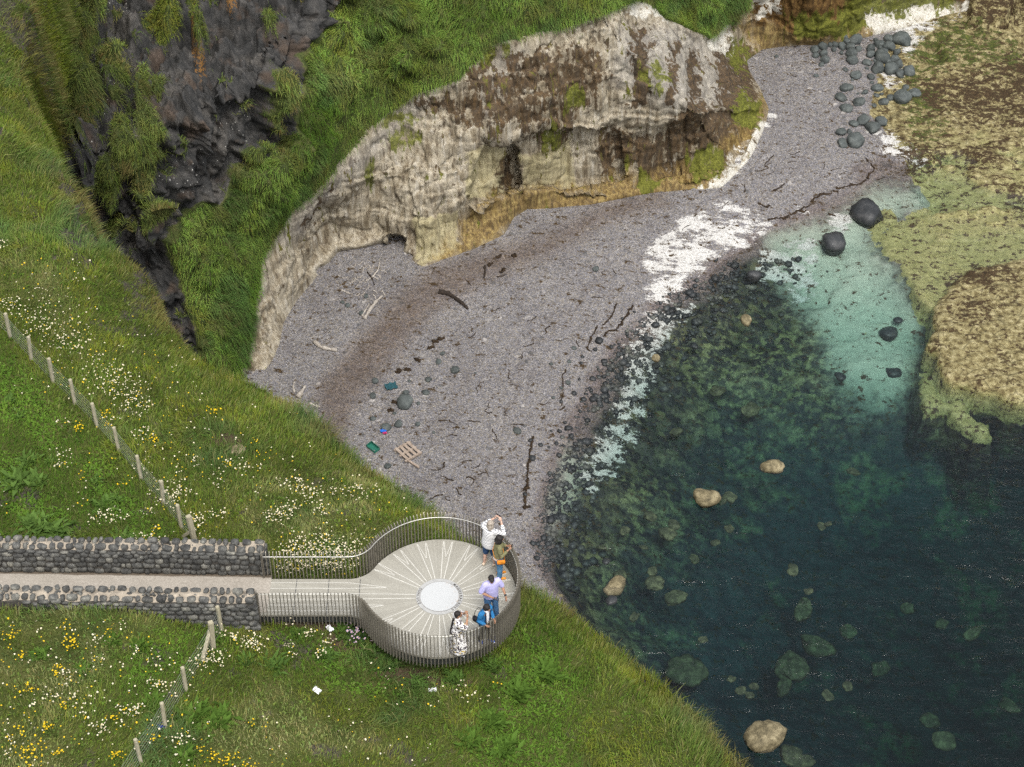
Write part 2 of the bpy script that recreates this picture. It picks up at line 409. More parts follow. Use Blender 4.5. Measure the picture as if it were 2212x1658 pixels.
    hb = t.math('ADD', t.math('MULTIPLY', vc[0], 0.4), t.math('ADD', nf, t.math('MULTIPLY', cd_, t.math('MULTIPLY', deep, -1.5))))
    t.bsdf(c, t.step(wet, 0, 1, 0.85, 0.45), t.bump(hb, 0.7, 0.06), 0, 0.25)
    return t.m

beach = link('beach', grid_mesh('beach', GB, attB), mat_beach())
tag(beach, kind='structure')

def zB(x, y):
    """height of the beach sheet at a point"""
    i = np.clip(np.searchsorted(by, y) - 1, 0, len(by) - 2); j = np.clip(np.searchsorted(bx, x) - 1, 0, len(bx) - 2)
    u = (x - bx[j]) / (bx[j + 1] - bx[j]); v = (y - by[i]) / (by[i + 1] - by[i])
    return (BZ[i, j] * (1 - u) + BZ[i, j + 1] * u) * (1 - v) + (BZ[i + 1, j] * (1 - u) + BZ[i + 1, j + 1] * u) * v

def onB(px, py):
    """where a sight line meets the beach sheet"""
    px = np.asarray(px, float); z = np.full(px.shape, -29.6)
    for _ in range(6):
        p = P(px, py, z); z = zB(p[..., 0], p[..., 1])
    return P(px, py, z)

# ------------------------------------------------------------------ the sea
def mat_water():
    t = NT('sea_water'); v = t.obj()
    m1 = t.n('Mapping', i0=v, i2=(0, 0, RAD(-18)), i3=(0.55, 1.5, 1)).outputs[0]
    a = t.noise(m1, 1.15, 4, 0.62, dist=0.6); b = t.noise(m1, 4.2, 3, 0.6, dist=0.4); g = t.noise(v, 0.12, 3)
    h = t.math('ADD', t.math('MULTIPLY', a, 1.0), t.math('MULTIPLY', b, 0.13))
    h = t.math('MULTIPLY', h, t.step(g, 0.3, 0.7, 0.55, 1.25))
    nor = t.bump(h, 1.0, 0.12)
    fr = t.n('Fresnel', IOR=1.34, Normal=nor).outputs[0]
    tr = t.n('BsdfTransparent', Color=(1, 1, 1, 1)).outputs[0]
    gl = t.n('BsdfGlossy', Color=(1, 1, 1, 1), Roughness=0.04, Normal=nor).outputs[0]
    ms = t.n('MixShader', i0=fr, i1=tr, i2=gl).outputs[0]
    t.t.links.new(ms, t.out.inputs[0])
    ab = t.n('VolumeAbsorption', Color=(0.45, 0.72, 0.69, 1), Density=0.42).outputs[0]
    t.t.links.new(ab, t.out.inputs[1])
    t.m.use_backface_culling = False
    return t.m
wv = [(x, y, z) for z in (SEA, -60) for x, y in ((-250, -150), (290, -150), (290, 375), (-250, 375))]
wf = [(0, 1, 2, 3), (7, 6, 5, 4), (0, 4, 5, 1), (1, 5, 6, 2), (2, 6, 7, 3), (3, 7, 4, 0)]
wm_ = bpy.data.meshes.new('water'); wm_.from_pydata(wv, [], wf)
water = link('water', wm_, mat_water(), smooth=False); tag(water, kind='structure')

# ------------------------------------------------------------------ the cliffs behind the beach: chalk, basalt and their grass slopes, one sheet
BROW = [(520, 800), (538, 790), (550, 720), (554, 640), (568, 560), (592, 514), (634, 456), (700, 392), (740, 342), (790, 282), (850, 240), (900, 205), (990, 172), (1030, 130), (1065, 100), (1150, 72), (1230, 62), (1300, 40),
        (1330, 22), (1385, 2), (1440, 28), (1475, 62), (1530, 84), (1560, 70), (1590, 38), (1614, 70), (1622, 100)]
H = [(560, 760, 1.0), (565, 640, 3.4), (580, 560, 5.0), (602, 520, 6.2), (640, 462, 6.2), (700, 392, 6.2), (740, 342, 6.6), (790, 282, 7.3), (850, 240, 8.0), (900, 205, 8.9), (990, 172, 9.8), (1065, 100, 10.8), (1150, 72, 10.9), (1230, 62, 11.0),
     (1330, 30, 11.2), (1400, 5, 11.4), (1475, 62, 10.3), (1530, 84, 9.3), (1590, 45, 8.8), (1612, 80, 5.8), (1618, 120, 3.0), (1600, 200, 5.0), (1560, 200, 6.0), (1640, 235, 1.6),
     (740, 0, 13.4), (900, 0, 13.4), (1100, 0, 12.8), (1250, 0, 12.4), (1480, 0, 11.6), (1560, 0, 10.4), (1610, 0, 7.4), (740, 200, 9.6), (820, 120, 10.8),
     (640, 600, 1.6), (700, 520, 2.0), (800, 420, 3.6), (860, 400, 4.2), (900, 480, 2.6), (1000, 420, 3.6), (1090, 350, 4.0), (1250, 350, 2.9), (1400, 300, 3.2), (1500, 320, 2.8), (1100, 280, 5.9), (1250, 270, 5.5), (1000, 300, 6.6), (1300, 180, 7.8), (1150, 180, 8.4), (1400, 150, 7.8),
     (490, 765, 1.4), (520, 700, 2.8), (480, 640, 4.2), (550, 600, 4.6), (420, 560, 6.6), (390, 470, 8.6), (440, 420, 9.2), (520, 500, 6.6), (640, 400, 7.4), (560, 420, 8.2), (500, 360, 9.9), (600, 300, 10.0), (680, 330, 8.4), (650, 150, 12.6), (700, 60, 12.8),
     (420, 200, 15.2), (520, 150, 15.4), (400, 0, 20.5), (560, 0, 18.2), (690, 0, 13.9), (300, 250, 15.5), (250, 100, 20.5), (200, 0, 23.6), (150, 100, 23.4), (100, 0, 25.5), (330, 500, 10), (350, 600, 6.5), (380, 680, 4.2), (430, 740, 2.8), (330, 400, 11.6),
     (200, 400, 12), (150, 600, 7), (0, 700, 6), (0, 400, 13), (0, 200, 20), (0, 0, 26),
     (1650, 50, 2.6), (1700, 0, 4.6), (1850, 0, 3.1), (1950, 0, 1.9), (2050, 0, 0.9), (2212, -70, 1.2), (1650, -110, 8.5), (1900, -110, 6.5), (2200, -150, 3.6), (1660, -300, 14), (2000, -300, 12), (2400, -300, 9), (2480, -160, 1.6),
     (740, -300, 20), (1100, -300, 19), (1400, -300, 18), (400, -300, 28), (0, -300, 29), (-260, -300, 30), (-260, 400, 14)]
cxs = np.arange(-240, 2460, 2.8); cys = np.arange(-330, 905, 2.3)
QX, QY = np.meshgrid(cxs, cys)
rbC = RBF([h[:2] for h in H] + [(x, y) for x, y in TOE[::2]], [h[2] for h in H] + [0.0] * len(TOE[::2]), 1.0)
HC = blur(rbC(QX, QY), 6)
BEACHPOLY = TOE + [(2700, 1400), (575, 1400)]
dB = sdist(QX, QY, BEACHPOLY)                       # > 0 on the beach side
dC = np.minimum(-dB, 400)
HC = np.where(dC > 0, np.minimum(HC, 0.036 * dC), -0.045 * np.maximum(dB, 0))
GC = P(QX, QY, -29.0 + HC)
wob = np.stack([QX, QY, 0 * QX], -1) * 0.022
kx = QX + 12 * fbm(wob, 4, 21); ky = QY + 12 * fbm(wob, 4, 22)
CHALKP = BROW + [(1640, 130), (1662, 235), (1655, 280), (1600, 400), (1500, 440), (1100, 540), (900, 600), (600, 800), (560, 860)]
BASP = [(-260, -400), (726, -400), (724, 0), (690, 60), (645, 120), (655, 170), (632, 230), (640, 300), (600, 330), (560, 345), (500, 372), (478, 440), (430, 430), (385, 470), (360, 520), (380, 600), (412, 690), (430, 770), (-260, 770)]
GPATCH = [(352, 78, 42, 30), (360, 12, 46, 16), (246, 160, 28, 62), (312, 250, 14, 95), (374, 310, 18, 22), (262, 320, 18, 60), (300, 360, 22, 70), (590, 235, 18, 50), (435, 92, 16, 26), (575, 60, 12, 20), (200, 250, 25, 50), (230, 400, 25, 60),
          (345, 205, 14, 28), (560, 330, 40, 22), (205, 60, 30, 60), (180, 150, 16, 60), (585, 175, 20, 30), (330, 300, 16, 40), (160, 260, 30, 60), (330, 480, 20, 40), (250, 20, 14, 24)]
basm = pm(kx, ky, [BASP], 9); chm = pm(QX + 0.5 * (kx - QX), QY + 0.5 * (ky - QY), [CHALKP], 7); gp = em(kx, ky, GPATCH, 0.3)
far = ss(1600, 1625, QX + 0.35 * (190 - QY) * (QY < 190) * 0.2) * (1 - chm)
grass_c = np.clip((1 - basm) * (1 - chm) * (1 - far) + basm * gp, 0, 1)
CGREEN = [(1190, 300, 24, 30), (870, 300, 30, 26), (800, 370, 12, 40), (1410, 170, 20, 34), (1600, 110, 16, 40), (860, 265, 40, 14), (1070, 120, 34, 22), (1250, 215, 24, 30), (1490, 20, 60, 50), (1590, 20, 28, 46)]
cgm = .75 * em(kx, ky, CGREEN[:8], 0.8) * chm
topg = em(kx, ky, [(1480, 10, 72, 52), (1590, 6, 26, 52), (1420, -30, 80, 40)], 0.25)
grass_c = np.maximum(grass_c, topg); chm = chm * (1 - topg)
# shape: caves, ledges and rock relief
PUSH = [([(842, 518), (868, 520), (872, 552), (846, 552)], 1.5, 4), ([(1076, 302), (1100, 288), (1122, 320), (1118, 400), (1094, 420), (1080, 396), (1090, 340)], 1.7, 7),
        ([(1040, 300), (1150, 283), (1262, 284), (1340, 300), (1350, 392), (1230, 404), (1105, 414), (1040, 440), (1030, 360)], 1.1, 7),
        ([(1420, 275), (1560, 240), (1640, 245), (1600, 350), (1420, 385)], 0.8, 10), ([(690, 590), (745, 548), (830, 528), (885, 555), (872, 560), (770, 560)], 1.5, 7)]
D = GC - np.array([0, 0, CAMZ]); L = np.linalg.norm(D, axis=-1, keepdims=True); U = D / L
for poly, amt, soft in PUSH:
    GC = GC + U * (amt * pm(QX + 0.4 * (kx - QX), QY + 0.4 * (ky - QY), [poly], soft))[..., None]
NC = gridnormals(GC)
if NC[100, 500] @ U[100, 500] > 0: NC = -NC
s = GC
rid = 1 - np.abs(fbm(s * np.array([.55, .55, .30]), 5, 31))
big = fbm(s * 0.22, 3, 30)
fl = fbm(s * np.array([.9, .9, .16]), 5, 32); fin = fbm(s * 1.8, 4, 33)
cellx = fbm(s * np.array([1.1, 1.1, .5]), 5, 36, 0.6)
tus = fbm(s * 0.55, 3, 34); tus2 = fbm(s * 1.3, 3, 35)
edge = ss(0, 30, dC)
crk = 1 - 2.4 * np.abs(fbm(s * np.array([1.0, 1.0, .17]), 4, 37)); crk2 = 1 - 2.4 * np.abs(fbm(s * np.array([.5, .5, .35]), 4, 38))
lz = (s[..., 2] * .42 + .9 * fbm(s * .22, 3, 39)) % 1.0; lz2 = (s[..., 2] * 1.15 + .9 * fbm(s * .5, 3, 29)) % 1.0
ledge = .45 * lz * ss(1, .93, lz) + .16 * lz2 * ss(1, .9, lz2)
q_ = fbm(s * np.array([.6, .6, .33]), 4, 28) * 4.5; blocky = (np.floor(q_) + ss(.25, .75, q_ - np.floor(q_))) / 4.5
slopeg = np.maximum(0, tus) * 1.9 + 0.55 * tus2 + .5 * np.abs(fbm(s * np.array([.5, .5, .15]) + 4, 3, 27)) + .12 * fin
disp = edge * ((1 - grass_c) * (basm * (1.3 * big + 1.5 * (rid - 0.75) + 1.6 * blocky + 0.55 * cellx + 0.2 * fin - .5 * ss(.5, 1, crk2)) + (1 - basm) * (0.8 * big + 0.34 * fl + 0.05 * fin + 0.08 * cellx + .40 * ledge - .15 - .20 * ss(.6, 1, crk) - .14 * ss(.65, 1, crk2)))
               + grass_c * ss(2, 70, -sdist(QX, QY, CHALKP)) * (slopeg + 0.3 * big + basm * 0.35))
GC0 = GC; GC = GC0 + NC * disp[..., None]
n0 = gridnormals(GC); n0 = n0 * np.sign((n0 * -U).sum(-1, keepdims=True))
lw_ = ss(330, 180, QX) * .5 + .12 + .35 * ss(60, -20, QY) * ss(480, 380, QX)
ledgeg = basm * ss(.02, .16, blur(n0[..., 2], 5) - .74 + lw_ * .5 + .20 * tus + .12 * tus2)
gp = np.clip(np.maximum(gp * ss(-.5, .1, tus2 + .8 * cellx), ledgeg), 0, 1)
grass_c = np.clip(np.maximum(grass_c * (1 - basm), np.minimum(basm, gp)), 0, 1)
GC = GC + NC * (edge * basm * gp * (.25 + .5 * np.maximum(0, tus)))[..., None]
S1 = [[(890, 232), (1000, 205), (1100, 125), (1300, 95), (1335, 180), (1270, 250), (1230, 288), (1100, 268), (1000, 278), (950, 250)], [(960, 240), (1060, 110), (1080, 130), (1000, 270)], [(1000, 170), (1060, 100), (1100, 110), (1010, 200)]]
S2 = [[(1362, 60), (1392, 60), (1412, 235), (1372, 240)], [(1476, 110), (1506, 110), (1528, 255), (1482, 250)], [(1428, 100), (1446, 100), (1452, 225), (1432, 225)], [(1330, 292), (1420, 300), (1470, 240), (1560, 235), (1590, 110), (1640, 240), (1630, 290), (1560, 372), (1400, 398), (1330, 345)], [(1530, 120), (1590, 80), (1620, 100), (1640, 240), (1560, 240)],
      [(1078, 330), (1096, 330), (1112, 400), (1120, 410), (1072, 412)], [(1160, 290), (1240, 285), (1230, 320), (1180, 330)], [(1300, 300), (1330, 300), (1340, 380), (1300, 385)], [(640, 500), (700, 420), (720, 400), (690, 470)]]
OCH = [[(1000, 545), (1010, 500), (1060, 430), (1100, 412), (1240, 402), (1400, 380), (1500, 360), (1570, 330), (1560, 400), (1500, 425), (1110, 480), (1060, 532)], [(1612, 60), (1760, 40), (1900, 40), (1880, 80), (1700, 105), (1640, 115)], [(1560, 330), (1650, 200), (1662, 235), (1600, 330)],
       [(930, 575), (1000, 520), (1060, 500), (1050, 535)]]
FARB = [[(1620, -60), (1760, -60), (2000, -60), (1900, 20), (1760, 70), (1630, 60)], [(1950, -60), (3300, -120), (3300, -20), (2100, 20)]]
CG = [[(1490, 350), (1545, 320), (1575, 330), (1560, 380), (1500, 395)], [(1370, 380), (1400, 370), (1430, 400), (1390, 420)], [(1860, -20), (2060, -30), (2070, 20), (1950, 50), (1800, 80), (1760, 60)], [(1590, 200), (1640, 230), (1640, 280), (1600, 270)], [(1700, 30), (1800, 10), (1800, 70), (1720, 80)]]
CW = [[(1560, 380), (1600, 330), (1640, 270), (1665, 272), (1650, 330), (1600, 410), (1490, 440), (1500, 415)], [(1480, 30), (1530, 20), (1590, 60), (1590, 110), (1540, 110)], [(1625, -20), (1690, 0), (1690, 30), (1640, 50)], [(1880, 40), (2010, 20), (2130, 10), (2000, 75), (1880, 95)], [(1330, 5), (1400, -5), (1480, 40), (1440, 60)]]
CGREY = [[(1340, 60), (1440, 60), (1590, 110), (1600, 220), (1450, 240), (1330, 180)], [(600, 520), (700, 395), (900, 210), (930, 230), (760, 380), (640, 520)], [(1040, 250), (1080, 120), (1130, 110), (1080, 200)]]
CCREAM = [[(1010, 330), (1080, 300), (1090, 420), (1020, 440)], [(1125, 330), (1240, 320), (1240, 400), (1130, 410)], [(880, 480), (1000, 470), (1000, 540), (900, 580)]]
attC = {'farz': far, 'basalt': basm * (1 - gp), 'grassy': grass_c, 'chalk': chm, 'stain': np.maximum(pm(kx, ky, S1, 30) * .95, pm(kx, ky, S2, 18) * 1.15), 'ochre': pm(kx, ky, OCH, 34), 'algae': np.maximum(pm(kx, ky, CG, 16), cgm), 'white': pm(kx, ky, CW, 14),
        'grey': pm(kx, ky, CGREY, 30), 'creamy': pm(kx, ky, CCREAM, 14), 'farbrown': pm(kx, ky, FARB, 25), 'lichen': em(kx, ky, [(432, 108, 12, 38), (497, 22, 10, 16)], 0.5),
        'speck': em(kx, ky, [(225, 40, 60, 50), (170, 190, 50, 70), (270, 215, 30, 60), (510, 265, 40, 50), (240, 280, 60, 80), (400, 360, 60, 60), (460, 330, 60, 60)], 0.5)}

def mat_cliff():
    t = NT('cliff_rock'); v = t.obj()
    stv = t.map(v, (1.0, 1.0, 0.16))
    nb = t.noise(v, 0.45, 5, 0.6); nm = t.noise(v, 1.7, 6, 0.65); nf = t.noise(v, 6.5, 5, 0.7); st_ = t.noise(stv, 2.1, 6, 0.68); st2 = t.noise(stv, 5.5, 5, 0.7)
    diag = t.noise(t.n('Mapping', i0=v, i2=(RAD(30), RAD(25), 0), i3=(1.0, 1.0, 0.2)).outputs[0], 3.0, 6, 0.7)
    # chalk
    c = t.ramp(st_, [(.28, (.065, .046, .027)), (.40, (.20, .165, .11)), (.52, (.33, .29, .215)), (.70, (.48, .44, .36))])
    c = t.mix(t.step(t.math('MULTIPLY', t.step(st2, .53, .62), t.step(nm, .45, .58)), 0, 1, 0, .85), c, (.06, .045, .03))
    c = t.mix(t.math('MULTIPLY', t.step(diag, .56, .62), .45), c, (.10, .08, .06))
    vst = t.noise(t.map(v, (1, 1, .07)), 3.2, 5, .6)
    c = t.mix(t.math('MULTIPLY', t.step(vst, .56, .64), .72), c, (.065, .045, .026))
    c = t.mix(t.math('MULTIPLY', t.step(vst, .42, .36), .4), c, (.52, .49, .42))
    c = t.mix(t.math('MULTIPLY', t.attr('grey'), .38), c, t.ramp(nm, [(.3, (.13, .135, .145)), (.6, (.30, .30, .30)), (.8, (.5, .49, .46))]))
    c = t.mix(t.math('MULTIPLY', t.ragged(t.attr('creamy'), st_, .5, .15), .7), c, t.ramp(st2, [(.3, (.16, .13, .06)), (.6, (.38, .34, .19))]))
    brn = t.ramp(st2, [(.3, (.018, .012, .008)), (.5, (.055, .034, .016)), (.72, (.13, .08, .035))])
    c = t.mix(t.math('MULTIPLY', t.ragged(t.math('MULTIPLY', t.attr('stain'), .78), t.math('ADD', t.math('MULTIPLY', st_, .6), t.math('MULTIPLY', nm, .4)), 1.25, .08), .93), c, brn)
    och = t.ramp(st2, [(.3, (.035, .022, .008)), (.48, (.14, .09, .028)), (.62, (.26, .19, .065)), (.8, (.42, .36, .18))])
    c = t.mix(t.math('MULTIPLY', t.ragged(t.math('MULTIPLY', t.attr('ochre'), 1.15), st_, .6, .3), .92), c, och)
    # the far cliff foot
    c = t.mix(t.ragged(t.attr('farbrown'), nm, .4, .15), c, t.ramp(st2, [(.3, (.03, .018, .006)), (.55, (.11, .06, .018)), (.8, (.22, .16, .05))]))
    c = t.mix(t.math('MULTIPLY', t.ragged(t.attr('algae'), st_, .8, .12), .9), c, t.ramp(nf, [(.3, (.03, .035, .006)), (.55, (.11, .12, .014)), (.8, (.24, .25, .05))]))
    c = t.mix(t.math('MULTIPLY', t.ragged(t.math('MULTIPLY', t.attr('white'), .85), t.noise(v, 1.6, 7, .74), 1.3, .1), t.step(t.attr('white'), .05, .3)), c, t.ramp(nf, [(.3, (.26, .23, .17)), (.5, (.50, .48, .42)), (1, (.68, .66, .62))]))
    gs = t.ramp(nm, [(.3, (.03, .045, .012)), (.5, (.07, .085, .022)), (.72, (.10, .09, .035))])
    c = t.mix(t.step(t.math('ADD', t.attr('chalk'), t.attr('farz')), .25, .45), gs, c)
    # basalt
    b = t.ramp(nm, [(.25, (.012, .013, .013)), (.45, (.030, .030, .029)), (.62, (.055, .053, .050)), (.8, (.13, .125, .112))])
    b = t.mix(t.math('MULTIPLY', t.step(nb, .52, .66), .6), b, t.ramp(st2, [(.3, (.035, .031, .027)), (.7, (.16, .148, .13))]))
    b = t.mix(t.math('MULTIPLY', t.step(t.noise(v, .6, 4), .56, .66), .6), b, (.085, .058, .040))
    vs = t.vor(v, 4.5, 'Distance')
    b = t.mix(t.math('MULTIPLY', t.math('MULTIPLY', t.step(vs, .22, .14), t.step(nf, .5, .56)), t.attr('speck')), b, (.48, .47, .43))
    b = t.mix(t.math('MULTIPLY', t.ragged(t.math('MULTIPLY', t.attr('lichen'), .6), nf, 1.0, .08), t.step(t.attr('lichen'), .1, .4, 0, .8)), b, (.20, .10, .025))
    c = t.mix(t.ragged(t.attr('basalt'), nm, .25, .1), c, b)
    # soil under the grass
    g = t.ramp(nm, [(.3, (.018, .026, .007)), (.5, (.045, .06, .014)), (.72, (.09, .09, .03))])
    c = t.mix(t.ragged(t.attr('grassy'), nf, .5, .12), c, g)
    hh = t.math('ADD', t.math('MULTIPLY', st_, 1.0), t.math('ADD', t.math('MULTIPLY', nf, .6), t.math('MULTIPLY', st2, .5)))
    t.bsdf(c, .85, t.bump(hh, .75, .12), 0, .25)
    return t.m
MCLIFF = mat_cliff()
cliff = link('cliff', grid_mesh('cliff', GC, attC), MCLIFF); tag(cliff, kind='structure')

# ------------------------------------------------------------------ the near clifftop
EDGE = [(1900, 1980, -3), (1780, 1850, -3), (1640, 1680, -3), (1530, 1560, -3), (1450, 1480, -3), (1330, 1380, -2.9), (1240, 1310, -2.7), (1135, 1262, -2.4), (1060, 1190, -2.2), (1000, 1130, -2), (960, 1090, -2), (900, 1045, -1.9), (800, 990, -1.8),
        (760, 960, -1.8), (710, 905, -1.7), (650, 852, -1.6), (590, 828, -1.6), (543, 818, -1.6), (483, 793, -1.6), (453, 769, -1.6), (417, 739, -1.6), (377, 696, -1.6), (350, 663, -1.6), (320, 633, -1.6), (300, 586, -1.6), (262, 500, -1.6), (225, 420, -1.6),
        (192, 360, -1.6), (165, 310, -1.6), (132, 240, -1.6), (118, 180, -1.5), (130, 110, -1.5), (140, 60, -1.5), (150, 0, -1.5), (165, -120, -1.5), (180, -330, -1.5)]
EDGE = [(x - 62 * float(ss(640, 480, np.array(y))), y, z) for x, y, z in EDGE]
ew = np.array([P(*e) for e in EDGE])
EP = [tuple(e[:2]) for e in ew] + [(ew[-1][0] - 6, ew[-1][1] + 200), (-300, 300), (-300, -200), (60, -200)]
ca = [(-200, 1240, .1), (0, 1240, 0), (570, 1245, 0), (650, 1200, -.12), (760, 1230, -.25), (650, 1345, -.5), (800, 1420, -.75), (950, 1460, -.95), (950, 1290, -.95), (1120, 1400, -1.5), (1000, 1140, -1.6), (850, 1120, -.8),
      (420, 1172, .3), (0, 1160, .5), (0, 900, .55), (0, 700, .5), (200, 880, .25), (300, 1000, .2), (150, 600, .2), (0, 500, .3), (0, 300, .3), (0, 0, .5), (-200, -300, .6), (80, 200, -.6), (200, 450, -.9), (300, 700, -.9), (420, 800, -1.2),
      (600, 900, -1.2), (760, 1000, -1.4), (900, 1080, -1.6), (480, 1000, -.3), (680, 1080, -.6), (0, 1312, .85), (200, 1322, .78), (300, 1332, .66), (400, 1350, .2), (570, 1362, -.2), (0, 1500, .9), (0, 1700, .9), (300, 1600, .4), (450, 1400, 0),
      (600, 1600, -.2), (900, 1600, -.9), (1200, 1600, -1.4), (1100, 1470, -1.4), (1350, 1580, -2), (1480, 1660, -2.2), (1260, 1420, -2.1), (0, 2000, .9), (1500, 2100, -2.5), (800, 2100, -1), (-300, 800, .6), (-300, 1600, .9)]
ca = np.array(ca); caw = P(ca[:, 0], ca[:, 1], ca[:, 2])
rbA = RBF(caw[:, :2], caw[:, 2], 0.4)
ax = axis(-23, 10, 0.115, 120); ay = axis(24, 76, 0.115, 60)
AXg, AYg = np.meshgrid(ax, ay)
ja = np.stack([AXg, AYg, 0 * AXg], -1)
dE = sdist(AXg + 0.5 * fbm(ja * 0.5, 4, 41), AYg + 0.5 * fbm(ja * 0.5, 4, 42), EP)        # > 0 on the clifftop
AZ0 = np.clip(rbA(AXg, AYg), -4, 2.5)
lump = fbm(ja * 0.45, 4, 43); lump2 = fbm(ja * 1.4, 3, 44)
# paved strip: walls and path
U0 = P(0, 1236, 0.0); U1 = P(578, 1244, 0.0)
ud = (U1 - U0)[:2] / np.linalg.norm((U1 - U0)[:2]); un = np.array([ud[1], -ud[0]])          # un points to the camera side
if un[1] > 0: un = -un
la = (AXg - U1[0]) * ud[0] + (AYg - U1[1]) * ud[1]; lb = (AXg - U1[0]) * un[0] + (AYg - U1[1]) * un[1]
OD = P(949.6, 1289.6, 0.0)                       # centre of the round deck
DR = 2.11
strip = ss(.35, .05, np.maximum(la + 0.2, np.abs(lb - 0.65) - 1.05))
rough = 1 - strip
under = np.hypot(AXg - OD[0], AYg - OD[1]) < DR + .1
AZ = AZ0 + rough * (0.13 * lump + 0.05 * lump2) + ss(9, 1, dE) * rough * (0.22 * lump + .06 * lump2)
AZ = np.where(dE < 0, AZ - 6.5 * (-dE) ** 0.95 - .5 * np.abs(dE), AZ)
AZ = AZ - 0.75 * ss(2.6, 0, dE) ** 2 + (dE < 0) * 0.5 * lump
AZ = np.where(strip > .5, np.minimum(AZ, -0.02), AZ)
AZ = np.maximum(AZ, -46)
clear = ss(DR + 1.0, DR + .2, np.hypot(AXg - OD[0], AYg - OD[1]))
AZ = AZ * (1 - clear) + clear * np.minimum(AZ, -0.75)
nk = (AXg > OD[0] - 5.0) & (AXg < OD[0]) & (np.abs(AYg - OD[1]) < .75)
AZ = np.where(nk, np.minimum(AZ, -0.38), AZ)
pxa, pya = PX(np.stack([AXg, AYg, AZ], -1))
OUTC = ss(.12, .28, fbm(ja * np.array([.9, .35, 1]) + 20, 4, 48) + .12 * lump2) * ss(3.4, 1.0, dE) * ss(470, 330, pxa) * ss(760, 600, pya)
AZ = AZ + ss(.2, -.3, dE) * (pxa < 565) * (.35 * lump + .25 * lump2) + OUTC * (.45 * np.abs(fbm(ja * 1.3, 4, 49)) + .12 * fbm(ja * 4, 3, 50))
GA = np.stack([AXg, AYg, AZ], -1)
NA = gridnormals(GA)
if NA[10, 10, 2] < 0: NA = -NA
pxa, pya = PX(GA)
SOIL = em(pxa + 8 * fbm(ja * 2, 3, 45), pya + 8 * fbm(ja * 2, 3, 46), [(490, 955, 34, 15), (760, 1385, 70, 22), (870, 1455, 60, 12), (500, 1332, 30, 12), (690, 1350, 90, 12), (940, 1475, 80, 14)], .5)
attA = {'steep': np.maximum(ss(.75, .45, NA[..., 2]), OUTC * 1.6), 'soil': SOIL}

def mat_ground():
    t = NT('turf_soil'); v = t.obj()
    nm = t.noise(v, 1.6, 6, .65); nf = t.noise(v, 9, 5, .7)
    c = t.ramp(nm, [(.28, (.028, .036, .009)), (.5, (.05, .062, .014)), (.72, (.085, .083, .028))])
    c = t.mix(t.ragged(t.attr('soil'), nf, .6, .15), c, t.ramp(nf, [(.3, (.028, .02, .012)), (.7, (.085, .06, .038))]))
    rk = t.ramp(nf, [(.3, (.02, .02, .02)), (.6, (.07, .06, .045)), (.8, (.16, .14, .11))])
    c = t.mix(t.ragged(t.math('MULTIPLY', t.attr('steep'), .55), t.noise(v, .8, 5), .8, .1), c, rk)
    t.bsdf(c, .9, t.bump(nf, .6, .05), 0, .15)
    return t.m
cutA = ~((dE < -.38) & (pxa < 565))[:-1, :-1]
clifftop = link('clifftop_ground', grid_mesh('clifftop_ground', GA, attA, cutA), mat_ground()); tag(clifftop, kind='structure')

def zA(x, y):
    x = np.asarray(x, float); y = np.asarray(y, float)
    i = np.clip(np.searchsorted(ay, y) - 1, 0, len(ay) - 2); j = np.clip(np.searchsorted(ax, x) - 1, 0, len(ax) - 2)
    u = (x - ax[j]) / (ax[j + 1] - ax[j]); v = (y - ay[i]) / (ay[i + 1] - ay[i])
    return (AZ[i, j] * (1 - u) + AZ[i, j + 1] * u) * (1 - v) + (AZ[i + 1, j] * (1 - u) + AZ[i + 1, j + 1] * u) * v

def onA(px, py):
    px = np.asarray(px, float); z = np.full(px.shape, -0.3)
    for _ in range(12):
        p = P(px, py, z); z = 0.5 * z + 0.5 * np.maximum(zA(p[..., 0], p[..., 1]), -4)
    return P(px, py, z)
# ================================================================== GRASS
def mat_blade():
    t = NT('grass_blade'); c = t.attr('col', True)
    d = t.n('BsdfDiffuse', Color=c, Roughness=0).outputs[0]
    tr = t.n('BsdfTranslucent', Color=t.mix(1.0, c, (1.0, 1.0, .6), 'MULTIPLY')).outputs[0]
    ms = t.n('MixShader', i0=.28, i1=d, i2=tr).outputs[0]
    t.t.links.new(ms, t.out.inputs[0])
    return t.m
MBLADE = mat_blade()

def blade_mesh(name, p, nrm, dirs, ln, wd, lean, col):
    """one mesh of bent blades: quad + tip"""
    n = len(p)
    side = np.cross(dirs, nrm); side /= np.linalg.norm(side, axis=1, keepdims=True) + 1e-9
    a = rng.uniform(0, pi, n)[:, None]
    sd_ = side * np.cos(a) + dirs * np.sin(a) * .6
    up = nrm * .35 + np.array([0, 0, 1.0]) * .65
    mid = p + (up * .60 + dirs * lean[:, None] * .28) * ln[:, None]
    tip = p + (up * (1.0 - .38 * np.minimum(lean, 1.6))[:, None] + dirs * lean[:, None] * .9) * ln[:, None]
    b = p - up * .03
    V = np.stack([b - sd_ * wd[:, None] * .5, b + sd_ * wd[:, None] * .5, mid + sd_ * wd[:, None] * .42, mid - sd_ * wd[:, None] * .42, tip], 1).reshape(-1, 3)
    k = np.arange(n)[:, None] * 5
    loops = np.concatenate([k, k + 1, k + 2, k + 3, k + 3, k + 2, k + 4], 1).ravel()
    starts = (np.arange(n)[:, None] * 7 + np.array([[0, 4]])).ravel()
    cc = np.repeat(col[:, None, :], 5, 1)
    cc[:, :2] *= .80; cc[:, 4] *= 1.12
    return raw_mesh(name, V, loops, starts, {'col': cc.reshape(-1, 3)})

